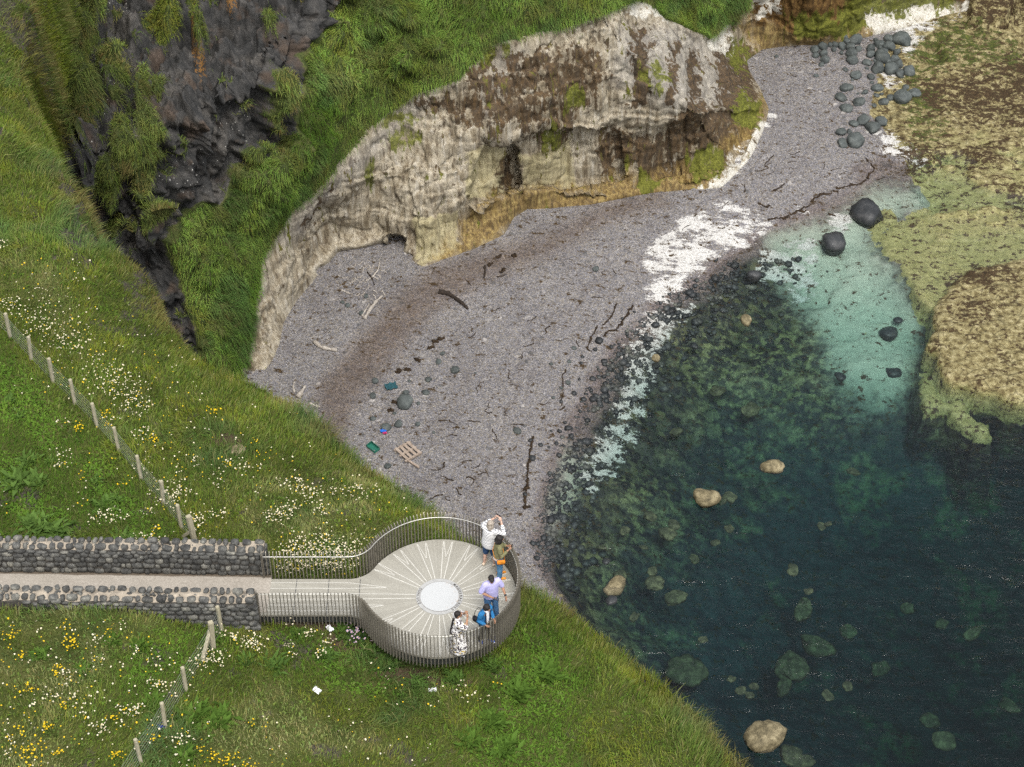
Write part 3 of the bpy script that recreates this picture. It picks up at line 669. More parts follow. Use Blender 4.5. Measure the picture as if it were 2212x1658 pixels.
def scatter(G, N, dens, n_est=None):
    """random points in the cells of a grid, dens per square metre per cell corner"""
    e1 = G[:-1, 1:] - G[:-1, :-1]; e2 = G[1:, :-1] - G[:-1, :-1]
    ar = np.linalg.norm(np.cross(e1, e2), axis=-1)
    ex = ar * dens[:-1, :-1]
    cnt = np.floor(ex + rng.random(ex.shape)).astype(int)
    idx = np.repeat(np.arange(cnt.size), cnt.ravel())
    r, c = np.divmod(idx, cnt.shape[1])
    u, v = rng.random((2, len(r)))
    u = u[:, None]; v = v[:, None]
    p = (G[r, c] * (1 - u) + G[r, c + 1] * u) * (1 - v) + (G[r + 1, c] * (1 - u) + G[r + 1, c + 1] * u) * v
    return p, N[r, c], r, c

GCOL = {'mid': (.105, .126, .022), 'lush': (.068, .116, .016), 'blue': (.066, .106, .038), 'straw': (.235, .205, .085), 'brown': (.125, .095, .035), 'yel': (.165, .172, .022), 'dark': (.034, .058, .012)}
GCOL = {k: np.array(v) * np.array([1.18, 1.30, 1.35]) for k, v in GCOL.items()}
def lerp(a, b, m): return a * (1 - m[:, None]) + b * m[:, None]

# --- clifftop grass
inframe = (pxa > -120) & (pxa < 1800) & (pya > -160) & (pya < 1790)
inlay = np.zeros(AXg.shape, bool)
strip_hard = (la < 0.0) & (lb > -.47) & (lb < 1.86)
deckf = (np.hypot(AXg - OD[0], AYg - OD[1]) < DR - .5)
dens = np.where(inframe & ~strip_hard & (dE > -2.2), 430.0, 0.0) * (1 - .75 * SOIL) * (1 - .7 * OUTC) * np.where(deckf | nk, .1, 1) * np.where(pxa < 565, ss(-.6, -.38, dE), ss(-2.4, -1.0, dE))
p, nr, r_, c_ = scatter(GA, NA, dens)
qx, qy = PX(p); n = len(p)
w3 = np.concatenate([p[:, :2], np.zeros((n, 1))], 1)
na = fbm(w3 * .35, 3, 51); nb_ = fbm(w3 * 1.1, 3, 52); nc = fbm(w3 * 3.3, 2, 53); nd = fbm(w3 * .8 + 50, 3, 54)
LUSH = [[(-100, 700), (20, 745), (60, 800), (150, 900), (300, 1060), (400, 1165), (-100, 1165)], [(1000, 1455), (1110, 1420), (1150, 1310), (1230, 1400), (1280, 1480), (1240, 1700), (1000, 1700), (1050, 1560)], [(600, 1360), (800, 1440), (900, 1500), (780, 1540), (600, 1460)], [(360, 1380), (480, 1360), (520, 1420), (380, 1500), (250, 1520), (260, 1420)]]
STRAW = [[(-100, 1310), (280, 1330), (330, 1360), (200, 1450), (130, 1560), (150, 1700), (-100, 1700)], [(480, 1070), (700, 1000), (860, 1080), (800, 1170), (560, 1170)], [(600, 1480), (800, 1560), (900, 1700), (500, 1700), (420, 1600)], [(-50, 560), (120, 600), (160, 720), (40, 640)]]
lush = pm(qx + 25 * nb_, qy + 25 * nd, LUSH, 35); straw = pm(qx + 25 * nd, qy + 20 * nb_, STRAW, 40)
de = dE[r_, c_]
near_edge = ss(1.6, 0, de)
col = np.repeat(GCOL['mid'][None], n, 0)
col = lerp(col, GCOL['blue'], ss(.12, .45, na) * .75)
col = lerp(col, GCOL['yel'], ss(.1, .5, nd) * .8)
col = lerp(col, GCOL['lush'], lush * .8)
col = lerp(col, GCOL['straw'], np.clip(straw * ss(-.3, .4, nb_) * .8, 0, 1))
col = lerp(col, GCOL['brown'], np.clip(near_edge * ss(-.35, .3, nb_) * .85, 0, 1))
col = lerp(col, GCOL['dark'], ss(.05, .45, nc) * .45)
col = col * (1 + .35 * nb_[:, None] + .25 * fbm(w3 * .55 + 9, 3, 57)[:, None])
stalk = rng.random(n) < (.04 + .16 * straw + .05 * (1 - lush))
col = np.where(stalk[:, None], GCOL['straw'] * .55 + col * .45, col)
col = col * rng.uniform(.90, 1.10, (n, 1)) * (1 + .08 * rng.standard_normal((n, 3)))
col = np.clip(col, .004, .6)
ang = 2.2 + 2.6 * na + 1.5 * nd + rng.normal(0, .55, n)
dirs = np.stack([np.cos(ang), np.sin(ang), np.zeros(n)], 1)
dh = nr * np.array([1, 1, 0]); dirs = dirs + dh * 1.2 + np.array([.35, -.2, 0])
dirs /= np.linalg.norm(dirs, axis=1, keepdims=True)
swept = ss(.0, .4, na) * (1 - lush) * (1 - straw)
leafy = (rng.random(n) < (.10 + .75 * lush * ss(-.1, .25, nb_) + .25 * ss(.15, .4, nc)))
ln = rng.uniform(.10, .24, n) * (1 + .5 * swept + .25 * stalk + .35 * near_edge) * (1 - .35 * straw)
wd = rng.uniform(.012, .024, n)
lean = rng.uniform(.2, 1.0, n) + .9 * swept
ln = np.where(leafy, rng.uniform(.05, .12, n), ln); wd = np.where(leafy, rng.uniform(.04, .085, n), wd)
lean = np.where(leafy, rng.uniform(.8, 1.5, n), lean)
ra = rng.uniform(0, 2 * pi, n); rd = np.stack([np.cos(ra), np.sin(ra), 0 * ra], 1)
dirs = np.where(leafy[:, None], rd, dirs)
col = np.where(leafy[:, None], col * .5 + GCOL['lush'] * .62 * rng.uniform(.7, 1.3, (n, 1)), col)
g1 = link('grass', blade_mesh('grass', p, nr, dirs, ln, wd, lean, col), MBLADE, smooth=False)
tag(g1, 'rough green and straw coloured grass on the near clifftop around the platform', 'grass', kind='stuff')

# --- grass on the cliff slopes behind
vis = (QX > -60) & (QX < 1720) & (QY > -90) & (QY < 860)
dens = np.where(vis, 190.0, 0) * ss(.45, .75, grass_c)
NC2 = gridnormals(GC)
if NC2[100, 500] @ U[100, 500] > 0: NC2 = -NC2
p, nr, r_, c_ = scatter(GC, NC2, dens)
n = len(p)
na = fbm(p * .30, 3, 61); nb_ = fbm(p * .9, 3, 62); nc = fbm(p * 2.6, 2, 63); nd = fbm(p * .5 + 30, 3, 64)
bz = (basm * gp)[r_, c_]; tu = tus[r_, c_]
col = np.repeat(np.array([.165, .250, .052])[None], n, 0)
col = lerp(col, GCOL['lush'] * 1.0, ss(-.05, .35, na) * .8)
col = lerp(col, GCOL['blue'] * .9, ss(.1, .4, nd) * .6)
col = lerp(col, GCOL['brown'], np.clip(ss(.05, .4, nb_) * .45 + bz * .45, 0, 1))
col = col * (1 + .7 * fbm(p * .45 + 9, 4, 67)[:, None])
col = lerp(col, GCOL['yel'] * .9, ss(.2, .5, -na) * .55)
col = lerp(col, GCOL['dark'], ss(.1, .45, nc) * .22)
col = col * rng.uniform(.90, 1.10, (n, 1)) * (1 + .08 * rng.standard_normal((n, 3)))
down = np.array([0, 0, -1.0]) - nr * (nr @ np.array([0, 0, -1.0]))[:, None]
dirs = down + np.stack([.8 * nd + rng.normal(0, .12, n), rng.normal(0, .12, n), 0 * nd], 1)
dirs /= np.linalg.norm(dirs, axis=1, keepdims=True)
ln = rng.uniform(.28, .6, n); wd = rng.uniform(.022, .036, n); lean = rng.uniform(.9, 1.6, n)
leafy = rng.random(n) < .02 + .22 * ss(.15, .35, nb_ - na * .5)
ln = np.where(leafy, rng.uniform(.1, .2, n), ln); wd = np.where(leafy, rng.uniform(.06, .10, n), wd)
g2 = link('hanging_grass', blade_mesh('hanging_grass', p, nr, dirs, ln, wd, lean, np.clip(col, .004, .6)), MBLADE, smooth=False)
tag(g2, 'long combed grass hanging down the slopes above the chalk and on the dark rock', 'grass', kind='stuff')
# ================================================================== BUILT THINGS
def bm_obj(name, bm, mats, parent=None, smooth=False):
    me = bpy.data.meshes.new(name); bm.to_mesh(me); bm.free()
    return link(name, me, mats, parent, smooth)

def add_box(bm, c, s, rz=0.0, bev=0.0):
    r = bmesh.ops.create_cube(bm, size=1.0)
    M = Matrix.Translation(c) @ Matrix.Rotation(rz, 4, 'Z') @ Matrix.Diagonal((*s, 1))
    bmesh.ops.transform(bm, matrix=M, verts=r['verts'])
    if bev:
        ed = list({e for v in r['verts'] for e in v.link_edges})
        bmesh.ops.bevel(bm, geom=ed, offset=bev, segments=2, affect='EDGES')

def add_bar(bm, a, b, wx, wy, up=(0, 0, 1)):
    """rectangular bar from a to b"""
    a = Vector(a); b = Vector(b); d = (b - a).normalized(); u = Vector(up)
    if abs(d.dot(u)) > .95: u = Vector((1, 0, 0))
    x = d.cross(u).normalized(); y = x.cross(d).normalized()
    vs = [bm.verts.new(q + x * wx * i / 2 + y * wy * j / 2) for q in (a, b) for i, j in ((-1, -1), (1, -1), (1, 1), (-1, 1))]
    for f in ((0, 1, 2, 3), (7, 6, 5, 4), (0, 4, 5, 1), (1, 5, 6, 2), (2, 6, 7, 3), (3, 7, 4, 0)): bm.faces.new([vs[i] for i in f])

def add_tube(bm, pts, rad, seg=6, closed=False):
    pts = [Vector(q) for q in pts]; n = len(pts); rings = []
    for i, q in enumerate(pts):
        d = (pts[min(i + 1, n - 1)] - pts[max(i - 1, 0)]).normalized()
        u = Vector((0, 0, 1)) if abs(d.z) < .9 else Vector((1, 0, 0))
        x = d.cross(u).normalized(); y = x.cross(d).normalized()
        r = rad[i] if hasattr(rad, '__len__') else rad
        rings.append([bm.verts.new(q + x * r * cos(2 * pi * k / seg) + y * r * sin(2 * pi * k / seg)) for k in range(seg)])
    for a, b in zip(rings[:-1], rings[1:]):
        for k in range(seg): bm.faces.new((a[k], a[(k + 1) % seg], b[(k + 1) % seg], b[k]))
    bm.faces.new(rings[0][::-1]); bm.faces.new(rings[-1])

# icosphere template and stone generator
_b = bmesh.new(); bmesh.ops.create_icosphere(_b, subdivisions=3, radius=1); _b.verts.ensure_lookup_table()
ICO3 = np.array([v.co[:] for v in _b.verts]); ICF3 = np.array([[v.index for v in f.verts] for f in _b.faces]); _b.free()
_b = bmesh.new(); bmesh.ops.create_icosphere(_b, subdivisions=2, radius=1); _b.verts.ensure_lookup_table()
ICO2 = np.array([v.co[:] for v in _b.verts]); ICF2 = np.array([[v.index for v in f.verts] for f in _b.faces]); _b.free()
_b = bmesh.new(); bmesh.ops.create_icosphere(_b, subdivisions=1, radius=1); _b.verts.ensure_lookup_table()
ICO1 = np.array([v.co[:] for v in _b.verts]); ICF1 = np.array([[v.index for v in f.verts] for f in _b.faces]); _b.free()

def stone(size, seed, lev=2, planes=9, boxy=0.0, rough=.06, soft=8.0):
    """a worn stone: unit directions cut back by random planes, edges rounded"""
    g = np.random.default_rng(seed)
    d = {1: ICO1, 2: ICO2, 3: ICO3}[lev]
    u = g.normal(size=(planes, 3)); u /= np.linalg.norm(u, axis=1, keepdims=True)
    k = g.uniform(.62, .98, planes)
    q = np.maximum(d @ u.T, 0) / k
    r = (1 + (q ** soft).sum(1)) ** (-1 / soft)
    if boxy: r = r * (1 - boxy) + boxy * (np.abs(d) ** 6).sum(1) ** (-1 / 6) * .82
    r = r * (1 + rough * fbm(d * 1.6 + seed * 3.1, 3, seed % 97))
    return d * r[:, None] * np.asarray(size)

def join_stones(parts, lev):
    F = {1: ICF1, 2: ICF2, 3: ICF3}[lev]; nv = len({1: ICO1, 2: ICO2, 3: ICO3}[lev])
    V = np.concatenate(parts); L = np.concatenate([F + i * nv for i in range(len(parts))]).ravel()
    return V, L, np.arange(len(L) // 3) * 3

def rotz(v, a):
    c, s = cos(a), sin(a)
    return np.stack([v[:, 0] * c - v[:, 1] * s, v[:, 0] * s + v[:, 1] * c, v[:, 2]], 1)

def mat_stone(name, dark, mid, light, sc=3.0, wet=.8, spots=True):
    t = NT(name); v = t.obj()
    oi = t.n('ObjectInfo').outputs['Random']
    nm = t.noise(v, sc, 5, .65); nf = t.noise(v, sc * 5, 4, .7)
    c = t.ramp(nm, [(.28, dark), (.5, mid), (.75, light)])
    gi = t.n('NewGeometry').outputs['Random Per Island']
    c = t.mix(.8, c, t.ramp(gi, [(0, (.5, .5, .5)), (.8, (1.2, 1.2, 1.2)), (1, (2.0, 1.95, 1.8))]), 'MULTIPLY')
    c = t.mix(.6, c, t.ramp(oi, [(0, (.7, .7, .7)), (1, (1.25, 1.25, 1.25))]), 'MULTIPLY')
    if spots: c = t.mix(t.math('MULTIPLY', t.step(nf, .62, .68), .35), c, (.32, .32, .28))
    t.bsdf(c, wet, t.bump(t.math('ADD', nf, nm), .6, .04), 0, .3)
    return t.m

# ------------------------------------------------------------------ path
def mat_path():
    t = NT('path_concrete'); v = t.obj()
    nm = t.noise(v, .9, 5, .65); nf = t.noise(v, 14, 4, .7)
    c = t.ramp(nf, [(.3, (.27, .245, .21)), (.7, (.40, .37, .325))])
    c = t.mix(.7, c, t.ramp(nm, [(.3, (.78, .76, .72)), (.7, (1.08, 1.07, 1.05))]), 'MULTIPLY')
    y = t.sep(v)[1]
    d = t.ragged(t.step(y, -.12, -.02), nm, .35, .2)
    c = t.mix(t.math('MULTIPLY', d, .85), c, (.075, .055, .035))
    t.bsdf(c, .85, t.bump(nf, .3, .01), 0, .25)
    return t.m
bm = bmesh.new()
vs = [bm.verts.new((x, y, 0.006)) for x, y in ((-30, 0.02), (-30, -1.32), (.12, -1.32), (.12, 0.02))]
bm.faces.new(vs); bm.faces.ensure_lookup_table()
r = bmesh.ops.extrude_face_region(bm, geom=bm.faces[:]); bmesh.ops.translate(bm, vec=(0, 0, -.12), verts=[g for g in r['geom'] if isinstance(g, bmesh.types.BMVert)])
bmesh.ops.recalc_face_normals(bm, faces=bm.faces[:])
path = bm_obj('path', bm, mat_path()); path.location = (U1[0], U1[1], 0)
RZ = math.atan2(ud[1], ud[0]); path.rotation_euler = (0, 0, RZ); tag(path, kind='structure')

# ------------------------------------------------------------------ stone walls
MMORT = simple('lime_mortar', (.29, .25, .195), .9, vary=.14, scale=5, bump=.5, bscale=30)
MRUB = mat_stone('basalt_rubble', (.030, .030, .029), (.080, .080, .074), (.20, .195, .17), 5)
def mat_facing():
    t = NT('rubble_joint'); v = t.obj(); n = t.noise(v, 12, 4)
    t.bsdf(t.ramp(n, [(.3, (.03, .029, .026)), (.7, (.11, .10, .085))]), .9, t.bump(n, .5, .02)); return t.m
MJOINT = mat_facing()

def stone_wall(label, o, length, thick, h, faces, seed):
    """wall along -x from its right end at the origin; y from 0 (path side) to thick; faces: list of y sides that get facing stones"""
    g = np.random.default_rng(seed)
    w_ = empty('stone_wall', o, RZ)
    tag(w_, label, 'wall', 'dry rubble walls along the path')
    bm = bmesh.new(); nseg = 60
    prof = [(.03, -1.2), (.03, h - .03), (thick * .5, h + .02), (thick - .03, h - .03), (thick - .03, -1.2)]
    rows = []
    for i in range(nseg + 1):
        x = -.04 - (length - .04) * i / nseg
        rows.append([bm.verts.new((x, y, z + .03 * math.sin(x * 3.1 + z) * (z > 0) + .02 * g.normal())) for y, z in prof])
    for a, b in zip(rows[:-1], rows[1:]):
        for k in range(len(prof) - 1): bm.faces.new((a[k], a[k + 1], b[k + 1], b[k]))
    bm.faces.new(rows[0][::-1]); bm.faces.new(rows[-1])
    bmesh.ops.recalc_face_normals(bm, faces=bm.faces[:])
    core = bm_obj('wall_core', bm, [MJOINT, MMORT], w_)
    for f in core.data.polygons: f.material_index = 1 if f.center.z > h - .25 and abs(f.normal.z) > .5 else 0
    st = []
    def course(yface, x0, x1, z0, z1, flip):
        z = z0
        while z < z1 - .04:
            hh = min(g.uniform(.13, .25), z1 - z); x = x0 + g.uniform(0, .1)
            while x > x1:
                ww = g.uniform(.12, .38)
                zz = z + hh / 2 + g.normal(0, .03); h2 = hh * g.uniform(.45, .62)
                v = stone((ww * .56, .09, h2), int(g.integers(1e6)), 2, 6, .82, .07)
                st.append(v + np.array([x - ww / 2, yface + (.045 if not flip else -.045), zz]))
                x -= ww * g.uniform(.9, .98)
            z += hh * .93
    if 'path' in faces: course(0, 0, -length, -.02, h - .04, False)
    if 'outer' in faces: course(thick, 0, -faces['outer'], -.75, h - .04, True)
    # right end face
    z = -.7
    while z < h - .1:
        hh = g.uniform(.11, .2); y = .08
        while y < thick - .03:
            ww = g.uniform(.12, .24)
            st.append(stone((.08, ww * .56, hh * .55), int(g.integers(1e6)), 2, 6, .82, .07) + np.array([-.05, min(y + ww / 2, thick - .1), z + hh / 2])); y += ww * .95
        z += hh * .93
    V, L, S = join_stones(st, 2)
    link('facing_stones', raw_mesh('facing_stones', V, L, S), MRUB, w_)
    # coping: two ragged rows of stones with mortar and small stones between
    cp = []
    for side in (0, 1):
        x = -.02
        while x > -length:
            ww = g.uniform(.12, .36); dd = g.uniform(.17, .24)
            yy = (dd * .5 + .0 if side == 0 else thick - dd * .5) + g.normal(0, .012)
            v = stone((ww * .5, dd * .55, g.uniform(.08, .12)), int(g.integers(1e6)), 2, 6, .72, .10)
            cp.append(rotz(v, g.normal(0, .15)) + np.array([x - ww / 2, yy, h - .02 + g.uniform(0, .05)]))
            x -= ww + g.uniform(.0, .04)
    for _ in range(int(length * 9)):
        cp.append(rotz(stone((g.uniform(.03, .07), g.uniform(.025, .05), .045), int(g.integers(1e6)), 2, 7, .3, .12), g.uniform(0, 3)) + np.array([-g.uniform(0, length), thick * .5 + g.normal(0, .05), h + .015]))
    V, L, S = join_stones(cp, 2)
    link('coping_stones', raw_mesh('coping_stones', V, L, S), MRUB, w_)
    return w_
# local y axis of the walls points away from the camera; the upper wall grows away from the path, the lower wall towards the camera
stone_wall('dark basalt rubble wall on the cliff side of the path, its coping set in pale mortar', (U1[0], U1[1], 0), 11.5, .46, .95, {'path': 1}, 5)
lo = U1[:2] + un * 1.30 + ud * (-.08)
lw = stone_wall('dark basalt rubble wall on the landward side of the path, half sunk in grass at its left', (lo[0], lo[1], 0), 11.5, .52, .95, {'outer': 6.0}, 6)
lw.scale = (1, -1, 1)

# ------------------------------------------------------------------ viewing platform
vp = empty('viewing_platform', (float(OD[0]), float(OD[1]), 0))
tag(vp, 'round steel viewing platform with a fin railing at the cliff edge', 'platform')
HW, FR, NX = .64, .80, -4.84
def outline(off, step=.05):
    """outline of the deck pushed outwards by off: neck back edge -> round -> neck front edge, as a list of points"""
    R, hw, fr = DR + off, HW + off, FR - off
    fx_ = -math.sqrt((DR + FR) ** 2 - (HW + FR) ** 2); fy_ = HW + FR
    th = math.atan2(fy_, -fx_)
    pts = [(NX + (fx_ - NX) * i / 40, hw) for i in range(40)]
    a0, a1 = -pi / 2, -th
    pts += [(fx_ + fr * cos(a0 + (a1 - a0) * i / 20), fy_ + fr * sin(a0 + (a1 - a0) * i / 20)) for i in range(20)]
    b0, b1 = pi - th, -(pi - th)
    pts += [(R * cos(b0 + (b1 - b0) * i / 160), R * sin(b0 + (b1 - b0) * i / 160)) for i in range(161)]
    pts += [(x, -y) for x, y in pts[:60][::-1]]
    return pts
def prism(name, pts, z0, z1, mats, parent, bev=0):
    bm = bmesh.new()
    a = [bm.verts.new((x, y, z1)) for x, y in pts]; b = [bm.verts.new((x, y, z0)) for x, y in pts]; n = len(pts)
    bm.faces.new(a); bm.faces.new(b[::-1])
    for i in range(n): bm.faces.new((a[i], b[i], b[(i + 1) % n], a[(i + 1) % n]))
    bmesh.ops.recalc_face_normals(bm, faces=bm.faces[:])
    return bm_obj(name, bm, mats, parent)
def mat_deck():
    t = NT('ribbed_deck'); v = t.obj(); s_ = t.sep(v)
    ang = t.math('ARCTAN2', s_[1], s_[0])
    rib = t.math('SINE', t.math('MULTIPLY', ang, 900))
    nm = t.noise(v, 1.3, 5, .65); nf = t.noise(v, 22, 3, .7); rad = t.noise(t.n('CombineXYZ', i0=t.math('MULTIPLY', ang, 22), i1=1, i2=0).outputs[0], 2.2, 2)
    c = t.ramp(nf, [(.3, (.255, .245, .215)), (.7, (.34, .33, .29))])
    c = t.mix(.6, c, t.ramp(nm, [(.3, (.84, .83, .8)), (.7, (1.1, 1.1, 1.08))]), 'MULTIPLY')
    c = t.mix(.9, c, t.ramp(rad, [(.35, (.86, .85, .83)), (.65, (1.08, 1.08, 1.06))]), 'MULTIPLY')
    t.bsdf(c, .7, t.bump(nf, .2, .01), 0, .3); return t.m
MDECK = mat_deck()
MINL = simple('pale_inlay', (.55, .54, .49), .6, vary=.08)
MSTEEL = simple('dark_steel', (.085, .088, .09), .45, .6, .5, .15, 6)
MFIN = simple('bronzed_steel_fin', (.215, .195, .158), .42, .35, .5, .14, 9)
MRAIL = simple('brushed_rail', (.52, .51, .46), .35, .6, .5, .1, 8)
OUT0 = outline(0)
deck = prism('deck', OUT0, -.07, 0, MDECK, vp)
prism('edge_beam', outline(-.03), -.34, -.074, MSTEEL, vp)
def ray_out(a, r0=.68):
    r = r0
    while r < 5.2:
        x, y = r * cos(a), r * sin(a)
        if not (x * x + y * y < (DR - .05) ** 2 or (x < 0 and x > NX + .05 and abs(y) < HW - .05) or
                (x < -1.2 and x > -2.5 and abs(y) < HW + FR - math.sqrt(max(0, FR * FR - (x + math.sqrt((DR + FR) ** 2 - (HW + FR) ** 2)) ** 2)) - .05 and math.hypot(x, y) > DR - .1)): break
        r += .02
    return r - .02
bm = bmesh.new()
def strip_line(x0, y0, x1, y1, w_=.0165):
    d = Vector((x1 - x0, y1 - y0, 0)).normalized(); s_ = Vector((-d.y, d.x, 0)) * w_ / 2
    a, b = Vector((x0, y0, .004)), Vector((x1, y1, .004))
    bm.faces.new([bm.verts.new(q) for q in (a - s_, b - s_, b + s_, a + s_)])
NR = 34
for i in range(NR):
    a = 2 * pi * (i + .5) / NR + (.028 if i % 2 else -.028)
    if abs(a - pi) < .30: continue
    r1 = min(ray_out(a), 2.75); strip_line(.66 * cos(a), .66 * sin(a), r1 * cos(a), r1 * sin(a))
for i in range(17):
    a = 2 * pi * (i + .5) / 17 + pi / 17
    if abs(((a + pi) % (2 * pi)) - pi) > pi - .35: continue
    x0, y0 = 1.45 * cos(a), 1.45 * sin(a)
    for s_ in (-1, 1):
        r1 = min(ray_out(a + .055 * s_), 2.5); strip_line(x0, y0, r1 * cos(a + .055 * s_), r1 * sin(a + .055 * s_), .014)
for yy, xe, ye in ((.50, -1.46, .34), (.30, -1.46, .33), (.11, -.66, .08), (-.09, -.66, -.06), (-.30, -1.52, -.30), (-.5, -1.52, -.31)):
    strip_line(NX + .03, yy, -2.5, yy); strip_line(-2.5, yy, xe, ye)
bm_obj('inlay_line', bm, MINL, deck)
for xj in (-3.95, -3.06, -2.2):
    bm = bmesh.new()
    s_ = [bm.verts.new(q) for q in ((xj - .008, -HW, .003), (xj + .008, -HW, .003), (xj + .008, HW, .003), (xj - .008, HW, .003))]; bm.faces.new(s_)
    bm_obj('board_joint', bm, MSTEEL, deck)
# railing fins
RO = outline(.065); seg = np.array(RO); sl_ = np.concatenate([[0], np.cumsum(np.linalg.norm(np.diff(seg, axis=0), axis=1))])
NF = int(sl_[-1] / .098); posts = []
for k in range(NF + 1):
    s_ = sl_[-1] * k / NF; i = min(np.searchsorted(sl_, s_, side='right') - 1, len(seg) - 2); f = (s_ - sl_[i]) / (sl_[i + 1] - sl_[i])
    q = seg[i] * (1 - f) + seg[i + 1] * f; d = seg[i + 1] - seg[i]; d /= np.linalg.norm(d)
    posts.append((q[0], q[1], math.atan2(d[0], -d[1])))      # heading of the outward normal
def fin_mesh():
    bm = bmesh.new(); t_, dp = .008, .040
    pr = [(-dp, -.30), (dp, -.30), (dp, 1.02), (dp * .2, 1.0), (-dp, .93)]
    a = [bm.verts.new((x, -t_, z)) for x, z in pr]; b = [bm.verts.new((x, t_, z)) for x, z in pr]
    bm.faces.new(a); bm.faces.new(b[::-1])
    for i in range(5): bm.faces.new((a[i], b[i], b[(i + 1) % 5], a[(i + 1) % 5]))
    bmesh.ops.recalc_face_normals(bm, faces=bm.faces[:])
    me = bpy.data.meshes.new('railing_post'); bm.to_mesh(me); bm.free(); me.materials.append(MFIN); return me
FM = fin_mesh()
order = sorted(range(len(posts)), key=lambda k: posts[k][1])          # nearest to the camera first
first = None
for k in order[:100]:
    x, y, a = posts[k]
    if first is None: o = first = bpy.data.objects.new('railing_post', FM)
    else: o = first.copy()
    COL.objects.link(o); o.parent = vp; o.location = (x, y, 0); o.rotation_euler = (0, 0, a)
V0 = np.array([v.co[:] for v in FM.vertices]); F0 = [list(f.vertices) for f in FM.polygons]; Vs, Fs = [], []
for k in order[100:]:
    x, y, a = posts[k]; base = sum(len(q) for q in Vs)
    Vs.append(rotz(V0, a) + np.array([x, y, 0])); Fs += [[i + base for i in f] for f in F0]
me = bpy.data.meshes.new('railing_posts'); me.from_pydata(np.concatenate(Vs).tolist(), [], Fs)
rp = link('railing_posts', me, MFIN, vp, False); rp['kind'] = 'stuff'
bm = bmesh.new(); add_tube(bm, [(x, y, .88) for x, y in outline(.028)], .013, 8); bm_obj('handrail', bm, MRAIL, vp, True)
for s_ in (1, -1):
    bm = bmesh.new(); add_box(bm, (NX - .03, s_ * (HW + .06), .36), (.016, .13, 1.34), 0, .003); bm_obj('end_plate', bm, MFIN, vp)
    bm = bmesh.new(); add_box(bm, (-2.0 if s_ > 0 else -4.6, s_ * .45, -.66), (.18, .18, .62), 0, .01); bm_obj('support_leg', bm, MSTEEL, vp); bm = bmesh.new(); add_box(bm, (.2, s_ * .9, -.8), (.2, .2, .9), 0, .01); bm_obj('support_leg', bm, MSTEEL, vp)
# plaque with its lettering
def disc(name, r, z0, z1, m, parent, rin=None, n=96):
    bm = bmesh.new()
    def ring(rr, z): return [bm.verts.new((rr * cos(2 * pi * i / n), rr * sin(2 * pi * i / n), z)) for i in range(n)]
    a, b = ring(r, z1), ring(r, z0)
    if rin: c, d = ring(rin, z1), ring(rin, z0)
    for i in range(n):
        j = (i + 1) % n
        bm.faces.new((b[i], b[j], a[j], a[i]))
        if rin: bm.faces.new((a[i], a[j], c[j], c[i])); bm.faces.new((c[i], c[j], d[j], d[i]))
    if not rin: bm.faces.new(a)
    return bm_obj(name, bm, m, parent)
def mat_plaque():
    t = NT('white_enamel'); v = t.obj(); s_ = t.sep(v)
    r = t.math('SQRT', t.math('ADD', t.math('MULTIPLY', s_[0], s_[0]), t.math('MULTIPLY', s_[1], s_[1])))
    nm = t.noise(v, 5, 5, .7); nf = t.noise(v, 16, 4, .7)
    east = t.step(s_[0], .05, .35)
    rust = t.math('MULTIPLY', t.math('MULTIPLY', t.step(nf, .54, .62), t.step(r, .38, .52)), east)
    c = t.mix(t.math('MULTIPLY', t.step(nm, .55, .75), .3), (.42, .43, .425), (.33, .34, .33))
    c = t.mix(t.math('MULTIPLY', rust, .7), c, (.30, .20, .11))
    c = t.mix(t.math('MULTIPLY', t.step(t.vor(v, 7, 'Distance'), .075, .05), .65), c, (.22, .18, .14))
    t.bsdf(c, .45, None, 0, .4); return t.m
pl = disc('plaque', .643, -.01, .012, simple('plaque_rim', (.345, .345, .33), .5, vary=.06), vp)
disc('plaque_face', .53, .012, .017, mat_plaque(), pl)
disc('plaque_groove', .541, .012, .0145, simple('groove_dark', (.13, .12, .11), .7), pl, .529)
MLET = simple('engraved_letter', (.045, .04, .036), .7)
def word(txt, a0, step_, outward):
    Vs, Fs = [], []
    for i, ch in enumerate(txt):
        a = RAD(a0 + step_ * i)
        cu = bpy.data.curves.new('letter', 'FONT'); cu.body = ch; cu.size = .098; cu.align_x = 'CENTER'; cu.offset = .0022
        o = bpy.data.objects.new('letter', cu); COL.objects.link(o)
        dg = bpy.context.evaluated_depsgraph_get(); me = bpy.data.meshes.new_from_object(o.evaluated_get(dg))
        co = np.array([v.co[:] for v in me.vertices]); co[:, 1] -= .035
        th = a - pi / 2 if outward else a + pi / 2
        base = sum(len(q) for q in Vs)
        Vs.append(rotz(co, th) + np.array([.588 * cos(a), .588 * sin(a), .0155])); Fs += [[k + base for k in f.vertices] for f in me.polygons]
        bpy.data.objects.remove(o); bpy.data.curves.remove(cu); bpy.data.meshes.remove(me)
    me = bpy.data.meshes.new('lettering'); me.from_pydata(np.concatenate(Vs).tolist(), [], Fs)
    lt = link('lettering', me, MLET, pl, False)
word('MAGHERACROSS', 46, -8.9, True)
word('DUNLUCE', 153, 8.6, False)

